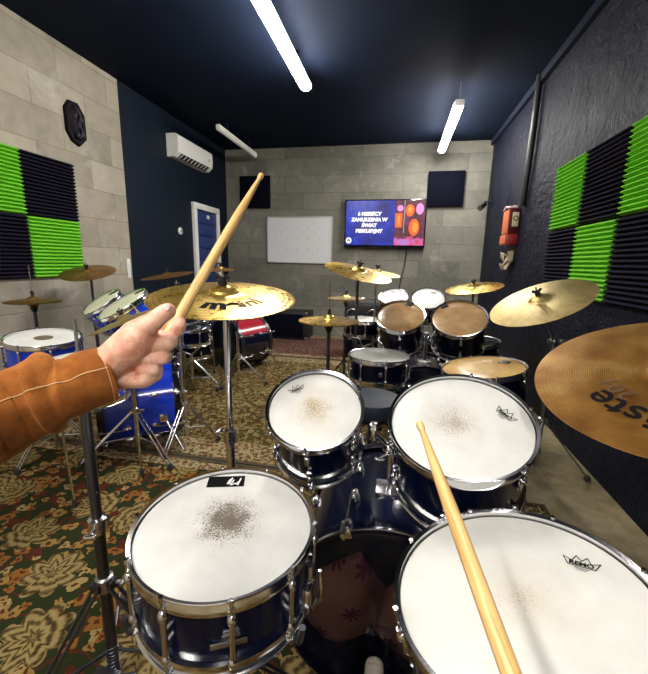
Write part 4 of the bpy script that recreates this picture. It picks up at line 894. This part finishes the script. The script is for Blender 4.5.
# resample
pts=[p for p,_ in ctr]; rad=[r for _,r in ctr]; FP=[];FR=[]
for i in range(len(pts)-1):
    nn=6 if i<10 else 5
    for k in range(nn):
        u=k/nn; p0=pts[max(i-1,0)];p1=pts[i];p2=pts[i+1];p3=pts[min(i+2,len(pts)-1)]
        FP.append(.5*((2*p1)+(p2-p0)*u+(2*p0-5*p1+4*p2-p3)*u*u+(3*p1-p0-3*p2+p3)*u**3)); FR.append(rad[i]+(rad[i+1]-rad[i])*(u*u*(3-2*u)))
FP.append(pts[-1]);FR.append(rad[-1])
def sleeve_ring(i,SEG=72):
    d=(FP[min(i+1,len(FP)-1)]-FP[max(i-1,0)]).normalized(); up=(UU-d*UU.dot(d)).normalized(); sd=d.cross(up); out=[]
    for k in range(SEG):
        a=2*PI*k/SEG; e=up*math.cos(a)*1.0+sd*math.sin(a)*.92; s=i/len(FP)
        w=0
        if i>13:
            w=.0035*noise.noise(e*1.3+V((i*.06,0,3)))*min(1,(i-13)/10)
        fold=.0045*math.exp(-((i-33+5*math.sin(a+.3))/3.2)**2)-.0058*math.exp(-((i-25+5.5*math.sin(a+.3))/2.2)**2)*(.6+.4*math.cos(a))
        out.append(FP[i]+e*(FR[i]+w+fold))
    return out
bm=B(); SEG=72; rings=[]
inner=[]
for i in (5,2,0):
    R=sleeve_ring(i); inner.append([FP[i]+(v-FP[i])*.90 for v in R])
allr=inner+[sleeve_ring(i) for i in range(len(FP))]
vr=[[bm.verts.new(v) for v in R] for R in allr]
for A,C in zip(vr,vr[1:]):
    for k in range(SEG): bm.faces.new((A[k],A[(k+1)%SEG],C[(k+1)%SEG],C[k]))
bm.faces.new(vr[-1]); sl=obj('jacket_sleeve',bm,suede,person,80); sl['label']='brown suede jacket sleeve'
# cuff edge roll and seam stitching
b=B(); R0=sleeve_ring(0); tube(b,[FP[0]+(v-FP[0])*.97 for v in R0]+[FP[0]+(R0[0]-FP[0])*.97],.0022,8,False); obj('cuff_edge',b,suede,sl)
b=B(); R0=sleeve_ring(3); tube(b,[FP[3]+(v-FP[3])*1.0 for v in R0]+[R0[0]],.00045,6,False); obj('cuff_stitching',b,thread,sl)
def seam_k(i): return int(SEG*.78)%SEG
KS=None
b=B(); best=[]
for i in range(0,60):
    R=sleeve_ring(i); best.append(R)
# the seam runs along the side that faces the drummer, a little below the top
def facing(i):
    R=best[i]; return R
seam=[]
for i in range(0,60):
    d=(FP[min(i+1,len(FP)-1)]-FP[max(i-1,0)]).normalized(); view=(EYE-FP[i]).normalized(); up=(UU-d*UU.dot(d)).normalized(); sd=d.cross(up)
    a=math.atan2(view.dot(sd),view.dot(up)); kf=(a/(2*PI)*SEG+2.5)%SEG; k=int(kf); pp=best[i][k].lerp(best[i][(k+1)%SEG],kf-k); seam.append(pp+(pp-FP[i]).normalized()*.0001)
tube(b,seam,.0006,6); obj('seam',b,thread,sl)

# ------------------------------------------------------------------ light and output
w=bpy.data.worlds.new('world'); S.world=w; w.use_nodes=True; w.node_tree.nodes['Background'].inputs[0].default_value=(.5,.6,.8,1); w.node_tree.nodes['Background'].inputs[1].default_value=.02
vs=S.view_settings; S.display_settings.display_device='sRGB'; vs.view_transform='Standard'; vs.look='None'; vs.gamma=1; vs.use_curve_mapping=False; vs.exposure=2.25
